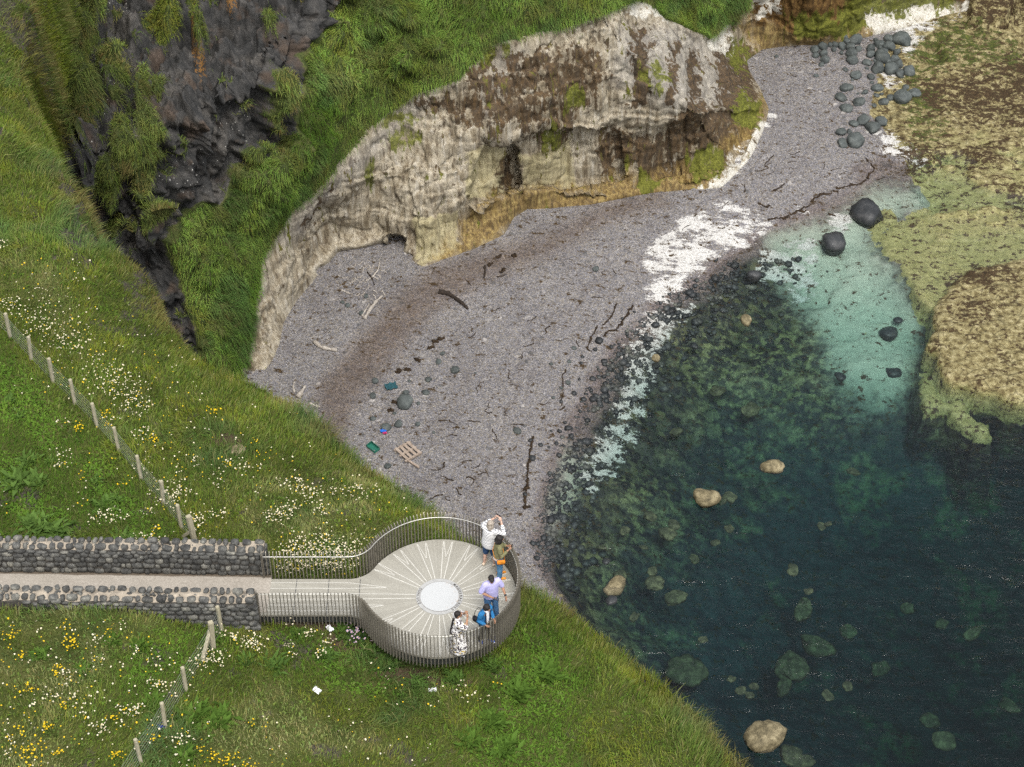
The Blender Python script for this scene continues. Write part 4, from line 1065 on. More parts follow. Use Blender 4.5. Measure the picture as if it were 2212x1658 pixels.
# ------------------------------------------------------------------ wire fences
def mat_post():
    t = NT('weathered_post'); v = t.obj(); g = t.noise(t.map(v, (9, 9, 1.2)), 3, 5, .7)
    t.bsdf(t.ramp(g, [(.3, (.20, .18, .12)), (.55, (.33, .30, .21)), (.8, (.46, .43, .33))]), .85, t.bump(g, .5, .01)); return t.m
MPOST = mat_post(); MWIRE = simple('fence_wire', (.26, .28, .24), .5, .3)
def wire_fence(label, spots, big, brace, h=.98):
    pts = [onA(x, y) for x, y in spots]
    base = pts[0]
    f = empty('wire_fence', tuple(base)); tag(f, label, 'fence', 'post and wire fences in the meadow')
    g = np.random.default_rng(len(spots))
    for i, q in enumerate(pts):
        bm = bmesh.new(); wd_ = .135 if i in big else .095; hh = h * (1.1 if i in big else 1) + g.normal(0, .02)
        add_box(bm, (0, 0, hh / 2 - .15), (wd_, wd_, hh + .3), g.normal(0, .12) + .6, .012)
        po = bm_obj('fence_post', bm, MPOST, f); po.location = Vector(q - base); po.rotation_euler = (g.normal(0, .025), g.normal(0, .03), 0)
    for (i, px, py, ztop, wid) in brace:
        e = onA(px, py) - base; a = Vector(pts[i] - base) + Vector((0, 0, ztop))
        bm = bmesh.new(); add_bar(bm, a, Vector(e) + Vector((0, 0, .02 if ztop < .9 else .0)), wid, wid); bm_obj('brace', bm, MPOST, f)
    for k in range(7):
        z = .12 + .125 * k; line = []
        for a, b in zip(pts[:-1], pts[1:]):
            for s_ in range(4):
                u = s_ / 4; q = a * (1 - u) + b * u - base; line.append((q[0], q[1], q[2] + z - .03 * math.sin(pi * u)))
        q = pts[-1] - base; line.append((q[0], q[1], q[2] + z))
        bm = bmesh.new(); add_tube(bm, line, .0035, 4); bm_obj('wire', bm, MWIRE, f)
    return f
wire_fence('wooden post and wire fence running up the meadow above the path', [(-70, 640), (-25, 683), (22, 729), (68, 778), (115, 827), (162, 873), (210, 923), (257, 975), (305, 1036), (353, 1091), (392, 1142), (421, 1173)], {11}, [(11, 396, 1160, .55, .075)])
wire_fence('wooden post and wire fence below the path with a braced corner post', [(479, 1362), (460, 1400), (402, 1492), (357, 1570), (305, 1650), (250, 1735), (195, 1820)], {1}, [(1, 437, 1429, .72, .09)])
# ================================================================== PEOPLE
def remeshed(name, bm, voxel, mats, parent=None, it=4):
    bmesh.ops.recalc_face_normals(bm, faces=bm.faces[:])
    me = bpy.data.meshes.new('tmp'); bm.to_mesh(me); bm.free()
    o = bpy.data.objects.new('tmp', me); COL.objects.link(o)
    m = o.modifiers.new('r', 'REMESH'); m.mode = 'VOXEL'; m.voxel_size = voxel
    s = o.modifiers.new('s', 'SMOOTH'); s.iterations = it; s.factor = .5
    dg = bpy.context.evaluated_depsgraph_get()
    m2 = bpy.data.meshes.new_from_object(o.evaluated_get(dg)); m2.name = name
    bpy.data.objects.remove(o); bpy.data.meshes.remove(me)
    return link(name, m2, mats, parent, True)

def cap(bm, pts, rad, seg=12):
    """tapered tube through points, rounded ends"""
    pts = [Vector(q) for q in pts]
    d0 = (pts[0] - pts[1]).normalized(); d1 = (pts[-1] - pts[-2]).normalized()
    P_ = [pts[0] + d0 * rad[0] * .9, pts[0] + d0 * rad[0] * .6] + pts + [pts[-1] + d1 * rad[-1] * .6, pts[-1] + d1 * rad[-1] * .9]
    R_ = [rad[0] * .35, rad[0] * .78] + list(rad) + [rad[-1] * .78, rad[-1] * .35]
    add_tube(bm, P_, R_, seg)

def ell(bm, c, r, M=None):
    q = bmesh.ops.create_icosphere(bm, subdivisions=2, radius=1)
    T = Matrix.Translation(c) @ (M.to_4x4() if M is not None else Matrix.Identity(4)) @ Matrix.Diagonal((*r, 1))
    bmesh.ops.transform(bm, matrix=T, verts=q['verts'])

def loft(bm, rings, seg=24):
    """rings: (cx, cy, z, rx, ry)"""
    rr = [[bm.verts.new((cx + rx * cos(2 * pi * k / seg), cy + ry * sin(2 * pi * k / seg), z)) for k in range(seg)] for cx, cy, z, rx, ry in rings]
    for a, b in zip(rr[:-1], rr[1:]):
        for k in range(seg): bm.faces.new((a[k], a[(k + 1) % seg], b[(k + 1) % seg], b[k]))
    bm.faces.new(rr[0][::-1]); bm.faces.new(rr[-1])

def hand(bm, wrist, d, pn, side, curl):
    """palm, four bent fingers of different lengths and a thumb leaving the side of the palm. d: to the fingertips, pn: out of the palm"""
    w_ = Vector(wrist); d = Vector(d).normalized(); pn = Vector(pn); pn = (pn - d * pn.dot(d)).normalized(); s = d.cross(pn).normalized() * side
    cap(bm, [w_, w_ + d * .035 + s * .006, w_ + d * .080], [.021, .030, .031], 10)
    cap(bm, [w_ + d * .03 + s * .022, w_ + d * .082 + s * .026], [.017, .014], 8); cap(bm, [w_ + d * .03 - s * .020, w_ + d * .080 - s * .026], [.017, .014], 8)
    for k, (o_, ln, r) in enumerate(((.031, .070, .0095), (.011, .080, .0098), (-.010, .074, .0095), (-.030, .058, .0085))):
        q = w_ + d * (.086 - abs(o_ - .005) * .25) + s * o_; dd = d.copy(); pts = [q - d * .015]
        c = curl * (1 + .12 * k)
        for j, f in enumerate((.42, .32, .26)):
            ax_ = d.cross(pn).normalized(); dd = Matrix.Rotation(c * (.75 if j == 0 else .9), 3, ax_) @ dd
            q = q + dd * ln * f; pts.append(q)
        cap(bm, [Vector(p_) for p_ in pts], [r, r, r * .93, r * .82], 8)
    q = w_ + d * .028 + s * .026; t1 = (d * .55 + s * .7 + pn * .45).normalized(); t2 = (d * .8 + s * .15 + pn * .6).normalized()
    cap(bm, [q, q + t1 * .034, q + t1 * .034 + t2 * .030, q + t1 * .034 + t2 * .052], [.014, .0115, .0105, .009], 8)

SKIN1 = simple('fair_skin', (.50, .32, .24), .55, vary=.06); SKIN2 = simple('tan_skin', (.30, .165, .10), .55, vary=.06)
EYEW = simple('eye_dark', (.03, .02, .015), .3); LIP = simple('lip', (.26, .09, .08), .5)

def arm_pts(sh, el, wr): return [Vector(sh), Vector(sh).lerp(Vector(el), .5), Vector(el), Vector(el).lerp(Vector(wr), .35), Vector(wr)]
def add_arm(bm, sh, el, wr, k=1.0): cap(bm, arm_pts(sh, el, wr), [.052 * k, .047 * k, .038 * k, .040 * k, .025 * k])
def add_leg(bm, hip, kn, an, k=1.0):
    hip, kn, an = Vector(hip), Vector(kn), Vector(an)
    cap(bm, [hip, hip.lerp(kn, .5), kn, kn.lerp(an, .33), an], [.085 * k, .074 * k, .054 * k, .056 * k, .036 * k])
def foot(bm, an, f, h=.0, k=1.0):
    a = Vector(an); f = Vector((f[0], f[1], 0)).normalized()
    cap(bm, [a - f * .045 + Vector((0, 0, -.045 - h)), a + f * .05 + Vector((0, 0, -.048 - h)), a + f * .145 + Vector((0, 0, -.056 - h))], [.036 * k, .037 * k, .026 * k], 12)
    cap(bm, [a + Vector((0, 0, .03)), a + Vector((0, 0, -.05))], [.034 * k, .036 * k])

def person(label, px, py, face, J, skin, height=1.7):
    """J: joints in metres for a 1.70 m figure, x right, y forward"""
    p = P(px, py, 0.0)
    bm = bmesh.new()
    hd = Vector(J['head']); nk = Vector((0, J.get('lean', 0) * .9, 1.44)); hd_f = Vector(J.get('look', (0, 1, 0))).normalized()
    X = hd_f.cross(Vector((0, 0, 1))).normalized(); Z = X.cross(hd_f).normalized(); R = Matrix((X, hd_f, Z)).transposed()
    ell(bm, hd + R @ Vector((0, -.01, .02)), (.074, .094, .092), R); ell(bm, hd + R @ Vector((0, .022, -.045)), (.056, .068, .072), R)
    cap(bm, [hd + R @ Vector((0, .094, -.002)), hd + R @ Vector((0, .108, -.026))], [.009, .014], 8)                       # nose
    for s in (1, -1): ell(bm, hd + R @ Vector((s * .077, -.012, -.012)), (.012, .022, .033), R)                            # ears
    ell(bm, hd + R @ Vector((0, .075, -.098)), (.026, .022, .018), R); ell(bm, hd + R @ Vector((0, .084, .018)), (.05, .016, .012), R)   # chin, brow
    cap(bm, [nk + Vector((0, -.01, -.04)), hd + R @ Vector((0, -.025, -.07))], [.055, .050])
    L = J.get('lean', 0)
    loft(bm, [(0, 0, .84, .13, .10), (0, 0, .92, .165, .115), (0, L * .2, 1.06, .135, .095), (0, L * .6, 1.24, .165, .110), (0, L * .85, 1.36, .175, .100), (0, L * .9, 1.44, .10, .065)])
    for s, k in ((1, 'r'), (-1, 'l')):
        sh = Vector(J['sh' + k]) if 'sh' + k in J else Vector((s * .175, L * .85, 1.375))
        J['sh' + k] = sh
        cap(bm, [sh - Vector((s * .09, 0, -.01)), sh], [.065, .056])
        el, wr = Vector(J['el' + k]), Vector(J['wr' + k]); add_arm(bm, sh, el, wr)
        hd_ = J.get('hd' + k); d = Vector(hd_[0]) if hd_ else (wr - el); pn = hd_[1] if hd_ else (-s, 0, 0)
        hand(bm, wr, d, pn, s if not hd_ or len(hd_) < 4 else hd_[3], hd_[2] if hd_ else .35)
        hip, kn, an = Vector((s * .09, 0, .90)), Vector(J['kn' + k]), Vector(J['an' + k]); add_leg(bm, hip, kn, an)
        foot(bm, an, J.get('ft' + k, (s * .12, 1)))
    body = remeshed('person', bm, .0075, skin)
    sc = height / 1.7
    body.location = Vector(p); body.rotation_euler = (0, 0, math.atan2(face[1], face[0]) - pi / 2); body.scale = (sc,) * 3
    tag(body, label, 'person')
    for s in (1, -1):
        bm = bmesh.new(); ell(bm, hd + R @ Vector((s * .031, .0815, -.004)), (.013, .009, .008), R); bm_obj('eye', bm, EYEW, body, True)
    bm = bmesh.new(); ell(bm, hd + R @ Vector((0, .090, -.062)), (.024, .008, .007), R); bm_obj('mouth', bm, LIP, body, True)
    J['R'] = R; J['hd'] = hd
    return body
def shoes(b, J, m, name='shoe', sole=None):
    for s, k in ((1, 'r'), (-1, 'l')):
        bm = bmesh.new(); a = Vector(J['an' + k]); f = Vector((*J.get('ft' + k, (s * .12, 1)), 0)).normalized()
        cap(bm, [a - f * .05 + Vector((0, 0, -.042)), a + f * .05 + Vector((0, 0, -.045)), a + f * .155 + Vector((0, 0, -.05))], [.043, .043, .034], 12)
        o = remeshed(name, bm, .008, m, b)
        if sole:
            bm = bmesh.new(); cap(bm, [a - f * .055 + Vector((0, 0, -.072)), a + f * .16 + Vector((0, 0, -.072))], [.040, .036], 12)
            bmesh.ops.transform(bm, matrix=Matrix.Translation((0, 0, a.z - .072)) @ Matrix.Diagonal((1, 1, .3, 1)) @ Matrix.Translation((0, 0, -(a.z - .072))), verts=bm.verts[:]); remeshed('sole', bm, .008, sole, o)
def trousers(b, J, m, knee=1.0, k=1.18, name='trousers', top=.98):
    bm = bmesh.new()
    loft(bm, [(0, 0, .80, .14, .115), (0, 0, .90, .185, .135), (0, 0, top, .165, .12)])
    for s, q in ((1, 'r'), (-1, 'l')):
        hip, kn, an = Vector((s * .09, 0, .90)), Vector(J['kn' + q]), Vector(J['an' + q])
        if knee >= 1: cap(bm, [hip, hip.lerp(kn, .5), kn, kn.lerp(an, .4), an + Vector((0, 0, .02))], [.095 * k, .085 * k, .068 * k, .066 * k, .058 * k])
        else: cap(bm, [hip, hip.lerp(kn, .5), hip.lerp(kn, knee / .6)], [.100 * k, .092 * k, .082 * k])
    return remeshed(name, bm, .010, m, b)
def top(b, J, m, rings, sleeve, k=1.3, name='shirt'):
    """rings as for loft; sleeve: how far down the arm, 1 = elbow, 2 = wrist"""
    bm = bmesh.new(); L = J.get('lean', 0)
    loft(bm, rings)
    for s, q in ((1, 'r'), (-1, 'l')):
        sh, el, wr = Vector(J['sh' + q]), Vector(J['el' + q]), Vector(J['wr' + q])
        cap(bm, [sh - Vector((s * .1, 0, -.015)), sh], [.075, .072])
        if sleeve <= 1: cap(bm, [sh, sh.lerp(el, sleeve * .5), sh.lerp(el, sleeve * .95)], [.062 * k, .058 * k, .055 * k])
        else: cap(bm, [sh, sh.lerp(el, .5), el, el.lerp(wr, (sleeve - 1) * .9)], [.062 * k, .057 * k, .051 * k, .040 * k])
    return remeshed(name, bm, .010, m, b)
def hair(b, J, m, blobs, name='hair'):
    bm = bmesh.new(); R, h = J['R'], J['hd']
    for c, r in blobs: ell(bm, h + R @ Vector(c), r, R)
    o = remeshed(name, bm, .010, m, b, 2)
    return o
def mat_cloth(name, fn, rough=.85):
    t = NT(name); v = t.obj(); c = fn(t, v)
    w_ = t.noise(v, 14, 4, .6)
    t.bsdf(c, rough, t.bump(w_, .5, .02), 0, .2); return t.m
def hairmat(name, a, b_): return mat_cloth(name, lambda t, v: t.ramp(t.noise(t.map(v, (1, 1, .25)), 30, 4, .7), [(.3, a), (.7, b_)]), .6)
BLACKH = hairmat('black_hair', (.008, .007, .007), (.03, .026, .024))
DEN = mat_cloth('blue_denim', lambda t, v: t.ramp(t.noise(v, 6, 4), [(.3, (.05, .13, .24)), (.7, (.11, .25, .40))]))
DEND = mat_cloth('dark_denim', lambda t, v: t.ramp(t.noise(v, 6, 4), [(.3, (.015, .035, .08)), (.7, (.03, .07, .15))]))
DENM = mat_cloth('mid_denim', lambda t, v: t.ramp(t.noise(v, 6, 4), [(.3, (.03, .08, .17)), (.7, (.07, .16, .30))]))
PHONE = simple('phone_black', (.012, .012, .014), .25, spec=.5)
def phone(label, loc, rot):
    bm = bmesh.new(); add_box(bm, (0, 0, 0), (.078, .011, .155), 0, .004)
    o = bm_obj('phone', bm, PHONE); o.location = loc; o.rotation_euler = rot; tag(o, label, 'phone', 'phones held by visitors')
    bm = bmesh.new(); add_box(bm, (0, .0062, 0), (.070, .002, .14)); bm_obj('screen', bm, simple('phone_screen', (.03, .035, .05), .12, spec=.6), o)
    bm = bmesh.new(); add_box(bm, (.022, -.0068, .055), (.02, .003, .03), 0, .001); bm_obj('lens', bm, EYEW, o)
    return o
def W(b, v):
    bpy.context.view_layer.update(); return b.matrix_world @ Vector(v)

# 1 woman in a striped top taking a picture over the railing
J = {'head': (0.01, .07, 1.575), 'look': (.05, 1, -.12), 'lean': .03, 'elr': (.34, .20, 1.22), 'wrr': (.14, .36, 1.50), 'ell': (-.33, .16, 1.24), 'wrl': (-.06, .37, 1.50),
     'hdr': ((-.35, .15, .9), (-1, .1, 0), .55), 'hdl': ((.35, .15, .9), (1, .1, 0), .55), 'knr': (.11, .03, .48), 'anr': (.13, .04, .085), 'knl': (-.11, -.02, .48), 'anl': (-.13, -.08, .085)}
b1 = person('person in a white striped jumper and denim shorts photographing the bay', 1058, 1219, (.55, .83), J, SKIN1, 1.72)
top(b1, J, mat_cloth('striped_jersey', lambda t, v: t.mix(t.step(t.math('SINE', t.math('MULTIPLY', t.sep(v)[2], 130)), .25, .6), (.78, .77, .74), (.10, .11, .14))),
    [(0, 0, .80, .235, .185), (0, 0, .92, .235, .18), (0, .01, 1.08, .215, .16), (0, .02, 1.25, .215, .15), (0, .02, 1.38, .19, .12), (0, .03, 1.45, .085, .07)], 1.65, 1.45, 'jumper')
trousers(b1, J, DEND, .62, 1.1, 'shorts')
shoes(b1, J, simple('canvas_shoe', (.50, .40, .30), .8), 'shoe')
hair(b1, J, hairmat('grey_blond_hair', (.16, .13, .10), (.42, .37, .31)), [((0, -.03, .04), (.098, .108, .09)), ((0, -.07, -.06), (.098, .06, .10)), ((.07, -.03, -.07), (.035, .06, .10)), ((-.07, -.03, -.07), (.035, .06, .10)), ((.02, -.09, -.12), (.075, .04, .06))])
phone('dark phone raised in front of the face of the person in stripes', W(b1, (.03, .42, 1.58)), (.1, RAD(90), b1.rotation_euler.z))

# 2 woman in an olive jacket
J = {'head': (0, .05, 1.575), 'look': (-.1, 1, -.35), 'lean': .02, 'elr': (.25, .04, 1.10), 'wrr': (.10, .27, 1.20), 'ell': (-.25, .04, 1.10), 'wrl': (-.04, .28, 1.20),
     'hdr': ((-.3, .8, .5), (-.8, -.2, .5), .7), 'hdl': ((.3, .8, .5), (.8, -.2, .5), .7), 'knr': (.10, .03, .48), 'anr': (.11, .02, .09), 'knl': (-.10, .03, .48), 'anl': (-.11, .04, .09), 'ftr': (.05, 1), 'ftl': (-.05, 1)}
b2 = person('person in an olive jacket and jeans with orange shoes looking at a phone', 1077, 1246, (.96, .10), J, SKIN2, 1.66)
OL = mat_cloth('olive_cotton', lambda t, v: t.ramp(t.noise(v, 5, 4), [(.3, (.115, .11, .05)), (.7, (.20, .19, .10))]))
top(b2, J, OL, [(0, -.01, .93, .20, .155), (0, 0, 1.06, .195, .15), (0, .01, 1.24, .20, .145), (0, .015, 1.38, .19, .115), (0, .02, 1.46, .08, .07)], 1.75, 1.35, 'jacket')
bm = bmesh.new(); loft(bm, [(0, -.015, .85, .195, .145), (0, -.01, .96, .195, .15)]); remeshed('shirt_hem', bm, .010, simple('white_cotton', (.72, .71, .69), .85), b2)
trousers(b2, J, DEN, 1, 1.22, 'jeans')
OS = simple('orange_suede', (.62, .24, .03), .75); shoes(b2, J, OS, 'shoe', simple('pale_sole', (.6, .45, .3), .8))
hair(b2, J, BLACKH, [((0, -.03, .035), (.108, .115, .092)), ((0, -.06, -.07), (.110, .07, .10)), ((.085, -.01, -.06), (.035, .07, .10)), ((-.085, -.01, -.06), (.035, .07, .10)), ((.05, -.08, -.1), (.06, .05, .06)), ((-.05, -.08, -.1), (.06, .05, .06))])
phone('dark phone held at chest height by the person in the olive jacket', W(b2, (.03, .36, 1.255)), (RAD(-25), 0, b2.rotation_euler.z))
ORG = simple('orange_leather', (.66, .23, .02), .5)
hb = empty('handbag', W(b2, (.235, .05, .86)), b2.rotation_euler.z); tag(hb, 'small orange shoulder bag at the hip of the person in the olive jacket', 'bag')
bm = bmesh.new(); add_box(bm, (0, 0, 0), (.07, .22, .16), 0, .018); bm_obj('bag_body', bm, ORG, hb, True)
bm = bmesh.new(); add_box(bm, (.037, 0, .03), (.008, .215, .09), 0, .003); bm_obj('flap', bm, ORG, hb)
bm = bmesh.new(); add_tube(bm, [(0, .10, .07), (-.02, .09, .25), (-.12, .06, .45), (-.26, -.03, .60), (-.30, -.14, .50), (-.20, -.21, .30), (-.04, -.16, .12), (0, -.10, .07)], .006, 6); bm_obj('strap', bm, ORG, hb, True)

# 3 man in a lilac shirt
J = {'head': (.03, .10, 1.565), 'look': (.15, 1, -.75), 'lean': .05, 'elr': (.30, .03, 1.12), 'wrr': (.10, .29, 1.09), 'ell': (-.29, .06, 1.12), 'wrl': (-.30, .25, .93),
     'hdr': ((-.6, .75, .1), (-.3, -.1, 1), .55), 'hdl': ((0, .55, -.8), (.9, .2, 0), .3), 'knr': (.11, .03, .48), 'anr': (.13, -.02, .085), 'knl': (-.10, .05, .48), 'anl': (-.12, .07, .085)}
b3 = person('person in a lilac short sleeved shirt and jeans holding a phone at the waist', 1061, 1331, (.42, -.9), J, SKIN2, 1.76)
LIL = mat_cloth('lilac_shirt', lambda t, v: t.mix(t.step(t.math('SINE', t.math('MULTIPLY', t.sep(v)[0], 300)), -.2, .6, 0, .5), t.ramp(t.noise(v, 5, 4), [(.3, (.33, .31, .58)), (.7, (.44, .42, .70))]), (.58, .57, .78)))
top(b3, J, LIL, [(0, -.01, .82, .205, .165), (0, 0, .96, .205, .16), (0, .015, 1.1, .20, .155), (0, .03, 1.26, .205, .145), (0, .045, 1.38, .195, .115), (0, .05, 1.46, .08, .07)], .95, 1.35)
bm = bmesh.new(); ell(bm, (0, .06, 1.465), (.075, .07, .025)); remeshed('collar', bm, .008, LIL, b3)
trousers(b3, J, DENM, 1, 1.2, 'jeans'); shoes(b3, J, simple('black_shoe', (.012, .012, .012), .4), 'shoe')
hair(b3, J, BLACKH, [((0, -.03, .045), (.084, .098, .078)), ((0, -.06, -.01), (.080, .05, .07)), ((0, .04, .085), (.07, .05, .03))])
bm = bmesh.new(); cap(bm, [Vector((-.30, .235, .95)), Vector((-.30, .25, .935))], [.031, .031], 12); bm_obj('watch', bm, PHONE, b3, True)
phone('dark phone in the right hand of the person in the lilac shirt', W(b3, (.03, .40, 1.115)), (RAD(75), RAD(10), b3.rotation_euler.z + .9))

# 4 woman in a blue jacket
J = {'head': (.0, .13, 1.54), 'look': (-.1, 1, -.5), 'lean': .08, 'elr': (.25, .02, 1.12), 'wrr': (.16, .22, 1.00), 'ell': (-.25, .02, 1.12), 'wrl': (-.18, .22, .98),
     'hdr': ((-.3, .7, -.5), (-.9, 0, 0), .5), 'hdl': ((.2, .7, -.6), (.9, 0, 0), .5), 'knr': (.10, .03, .48), 'anr': (.11, -.06, .09), 'knl': (-.10, .05, .48), 'anl': (-.11, .10, .09)}
b4 = person('person in an open blue jacket with a white scarf and dark trousers', 1046, 1384, (.72, -.66), J, SKIN2, 1.58)
BLU = mat_cloth('blue_quilt', lambda t, v: t.ramp(t.noise(v, 4, 4), [(.3, (.012, .085, .22)), (.7, (.03, .19, .40))]))
top(b4, J, BLU, [(0, -.02, .86, .205, .165), (0, -.015, 1.0, .205, .155), (0, 0, 1.18, .205, .15), (0, .05, 1.36, .19, .115), (0, .07, 1.45, .085, .07)], 1.85, 1.4, 'jacket')
bm = bmesh.new(); loft(bm, [(0, .06, .90, .085, .11), (0, .07, 1.1, .09, .11), (0, .085, 1.3, .085, .10), (0, .10, 1.45, .095, .085), (0, .10, 1.49, .07, .07)])
remeshed('scarf', bm, .010, mat_cloth('printed_scarf', lambda t, v: t.mix(t.step(t.noise(v, 22, 3), .57, .61), (.74, .74, .76), (.10, .11, .16))), b4)
for s in (1, -1):
    bm = bmesh.new(); add_tube(bm, [(s * .085, .165, .90), (s * .095, .17, 1.1), (s * .09, .165, 1.3), (s * .085, .13, 1.44)], .017, 8); bm_obj('lapel', bm, simple('navy_trim', (.012, .015, .035), .8), b4, True)
trousers(b4, J, simple('black_trouser', (.014, .014, .018), .85), 1, 1.1); shoes(b4, J, simple('blue_trainer', (.02, .06, .28), .6), 'shoe', simple('white_sole', (.7, .7, .7), .6))
hair(b4, J, BLACKH, [((0, -.025, .04), (.098, .108, .086)), ((0, -.06, -.03), (.095, .06, .08)), ((.075, -.01, -.02), (.03, .06, .06)), ((-.075, -.01, -.02), (.03, .06, .06))])
sb_ = empty('shoulder_bag', W(b4, (.17, -.15, .98)), b4.rotation_euler.z); tag(sb_, 'black shoulder bag behind the person in the blue jacket', 'bag')
bm = bmesh.new(); add_box(bm, (0, 0, 0), (.10, .20, .20), .2, .03); bm_obj('bag_body', bm, simple('black_nylon', (.012, .012, .016), .6), sb_, True)
bm = bmesh.new(); add_tube(bm, [(.0, .08, .09), (-.04, .12, .30), (-.06, .17, .44), (-.06, .05, .47), (-.03, -.04, .30), (0, -.07, .09)], .009, 6); bm_obj('strap', bm, PHONE, sb_, True)

# 5 woman in a printed dress
J = {'head': (0, .06, 1.57), 'look': (-.15, 1, .02), 'lean': .02, 'elr': (.26, .22, 1.27), 'wrr': (.085, .30, 1.50), 'ell': (-.27, .20, 1.25), 'wrl': (-.07, .30, 1.50),
     'hdr': ((-.3, .0, .95), (-.5, -.8, 0), .5), 'hdl': ((.3, .0, .95), (.5, -.8, 0), .5), 'knr': (.10, .03, .48), 'anr': (.12, .02, .085), 'knl': (-.10, .03, .48), 'anl': (-.12, .0, .085), 'ftr': (.6, .8), 'ftl': (.2, 1)}
b5 = person('person in a long black and white patterned dress with a dark braid, hands raised', 988, 1407, (.80, .12), J, SKIN2, 1.63)
def pat(t, v):
    n = t.noise(v, 17, 3, .55, dist=1.2); m = t.noise(v, 13, 2)
    c = t.ramp(n, [(0, (.02, .012, .02)), (.46, (.025, .015, .025)), (.49, (.70, .68, .66)), (1, (.74, .73, .70))])
    return t.mix(t.step(m, .64, .67), c, (.50, .36, .08))
DR_ = mat_cloth('printed_dress', pat)
top(b5, J, DR_, [(0, .05, .14, .29, .28), (0, .05, .40, .285, .28), (0, .03, .70, .26, .24), (0, 0, .95, .225, .185), (0, .01, 1.16, .20, .16), (0, .015, 1.36, .19, .12), (0, .02, 1.45, .09, .075)], .95, 1.75, 'dress')
shoes(b5, J, simple('navy_trainer', (.02, .022, .04), .6), 'shoe', simple('white_sole', (.7, .7, .7), .6))
hair(b5, J, BLACKH, [((0, -.03, .04), (.092, .104, .084)), ((0, -.07, -.03), (.085, .05, .08))] + [((.05 - .012 * math.sin(k * 2.2), -.165 - .014 * k, -.10 - .065 * k), (.034 - .0012 * k, .032 - .0012 * k, .05)) for k in range(9)])
# ================================================================== ROCKS, DRIFTWOOD, WRACK
MBOUL = mat_stone('basalt_boulder', (.022, .026, .026), (.050, .058, .057), (.095, .105, .10), 1.6, .75)
MBWET = mat_stone('wet_basalt', (.008, .009, .010), (.020, .022, .024), (.045, .045, .045), 1.6, .4, False)
MSUB = mat_stone('pale_limestone_block', (.035, .03, .016), (.125, .105, .06), (.26, .225, .14), 3.2, .7, False)
def rock(name, label, cat, group, px, py, rp, m, ex=(1, 1, .75), sink=.35, lev=3, z=None, planes=6, seed=None, boxy=.15, rough=.24):
    seed = int(px * 7 + py * 13) if seed is None else seed
    p = onB(px, py + .30 * rp) if z is None else P(px, py + .30 * rp, z)
    d = float(np.linalg.norm(p - np.array([0, 0, CAMZ]))); r = rp * d / FPX * 1.12
    v = stone(np.array(ex) * r, seed, lev, planes, boxy, rough, 20)
    F = {1: ICF1, 2: ICF2, 3: ICF3}[lev]
    o = link(name, raw_mesh(name, v, F.ravel(), np.arange(len(F)) * 3), m)
    o.location = p + np.array([0, 0, r * ex[2] * (1 - sink * 2) * .8]); o.rotation_euler = (0, 0, (seed % 63) / 10)
    tag(o, label, cat, group); return o
HEAP = [(857, 325, 28), (910, 303, 30), (862, 360, 22), (915, 350, 30), (922, 388, 28), (900, 420, 18), (953, 292, 18), (990, 260, 25), (1043, 245, 35), (1118, 255, 42), (990, 290, 22), (980, 322, 18), (1030, 303, 28), (1085, 305, 32), (1140, 318, 22),
        (1095, 345, 36), (1030, 345, 14), (1100, 390, 35), (1222, 315, 30), (1275, 290, 32), (1338, 255, 35), (1340, 305, 38), (1280, 318, 18), (1220, 355, 28), (1300, 370, 50), (1390, 340, 24), (1375, 385, 30), (1400, 415, 34),
        (1345, 450, 46), (1405, 480, 32), (1468, 462, 38), (1258, 442, 42), (1300, 335, 26), (1060, 270, 22), (1330, 400, 26), (1250, 262, 16)]
STRAY = [(1055, 450, 18), (865, 490, 17), (1125, 482, 38), (1100, 518, 12), (1222, 498, 28), (1195, 405, 32), (1245, 390, 14), (1195, 442, 14), (1262, 567, 38), (1225, 535, 14), (1060, 567, 42), (1022, 628, 40), (1140, 655, 42), (1180, 597, 22), (1135, 607, 10), (1258, 618, 20), (1290, 610, 14),
         (1345, 632, 28), (1303, 655, 34), (1243, 682, 18), (1500, 598, 40), (1445, 565, 24), (1060, 697, 40), (1110, 800, 30), (1285, 783, 45), (1025, 855, 36), (1035, 925, 38), (1080, 850, 20), (610, 365, 14)]
G1 = 'boulders heaped at the head of the beach'; G2 = 'boulders strewn between the heap and the water'
for x, y, r in HEAP: rock('boulder', 'rounded dark basalt boulder in the heap at the far head of the pebble beach', 'boulder', G1, 1474.3 + x / 3, y / 3, r / 3, MBOUL, (1, .9, .85), .25)
for x, y, r in STRAY: rock('boulder', 'grey basalt boulder lying apart on the pebbles this side of the far heap', 'boulder', G2, 1474.3 + x / 3, y / 3, r / 3, MBOUL, (1, .8, .6), .3)
BIG = [(1420, 262, 55, 'largest black boulder of the far heap, at its back right', (1, .95, .9)), (1430, 630, 58, 'largest boulder at the right edge of the far pebbles, with dark weed behind', (1.05, .9, .8)),
       (1118, 910, 58, 'largest of the three boulders touching each other at the near end of the strewn boulders', (.9, 1, .8)), (1172, 770, 46, 'flat oval grey boulder beside two darker round ones on the far pebbles', (1.15, .75, .45)), (1232, 830, 48, 'brownish round boulder below the flat oval one', (1, .9, .7))]
for x, y, r, lab, ex in BIG: rock('boulder', lab, 'boulder', G2, 1474.3 + x / 3, y / 3, r / 3, MBOUL, ex, .25)
rock('sea_boulder', 'biggest black boulder standing in the shallow water', 'boulder', 'black boulders standing in the water', 1871, 463, 33, MBWET, (1, .9, .8), .25, z=-30.3)
rock('sea_boulder', 'second biggest black boulder in the shallow water, left of the biggest', 'boulder', 'black boulders standing in the water', 1802, 525, 29, MBWET, (1, .95, .8), .25, z=-30.4)
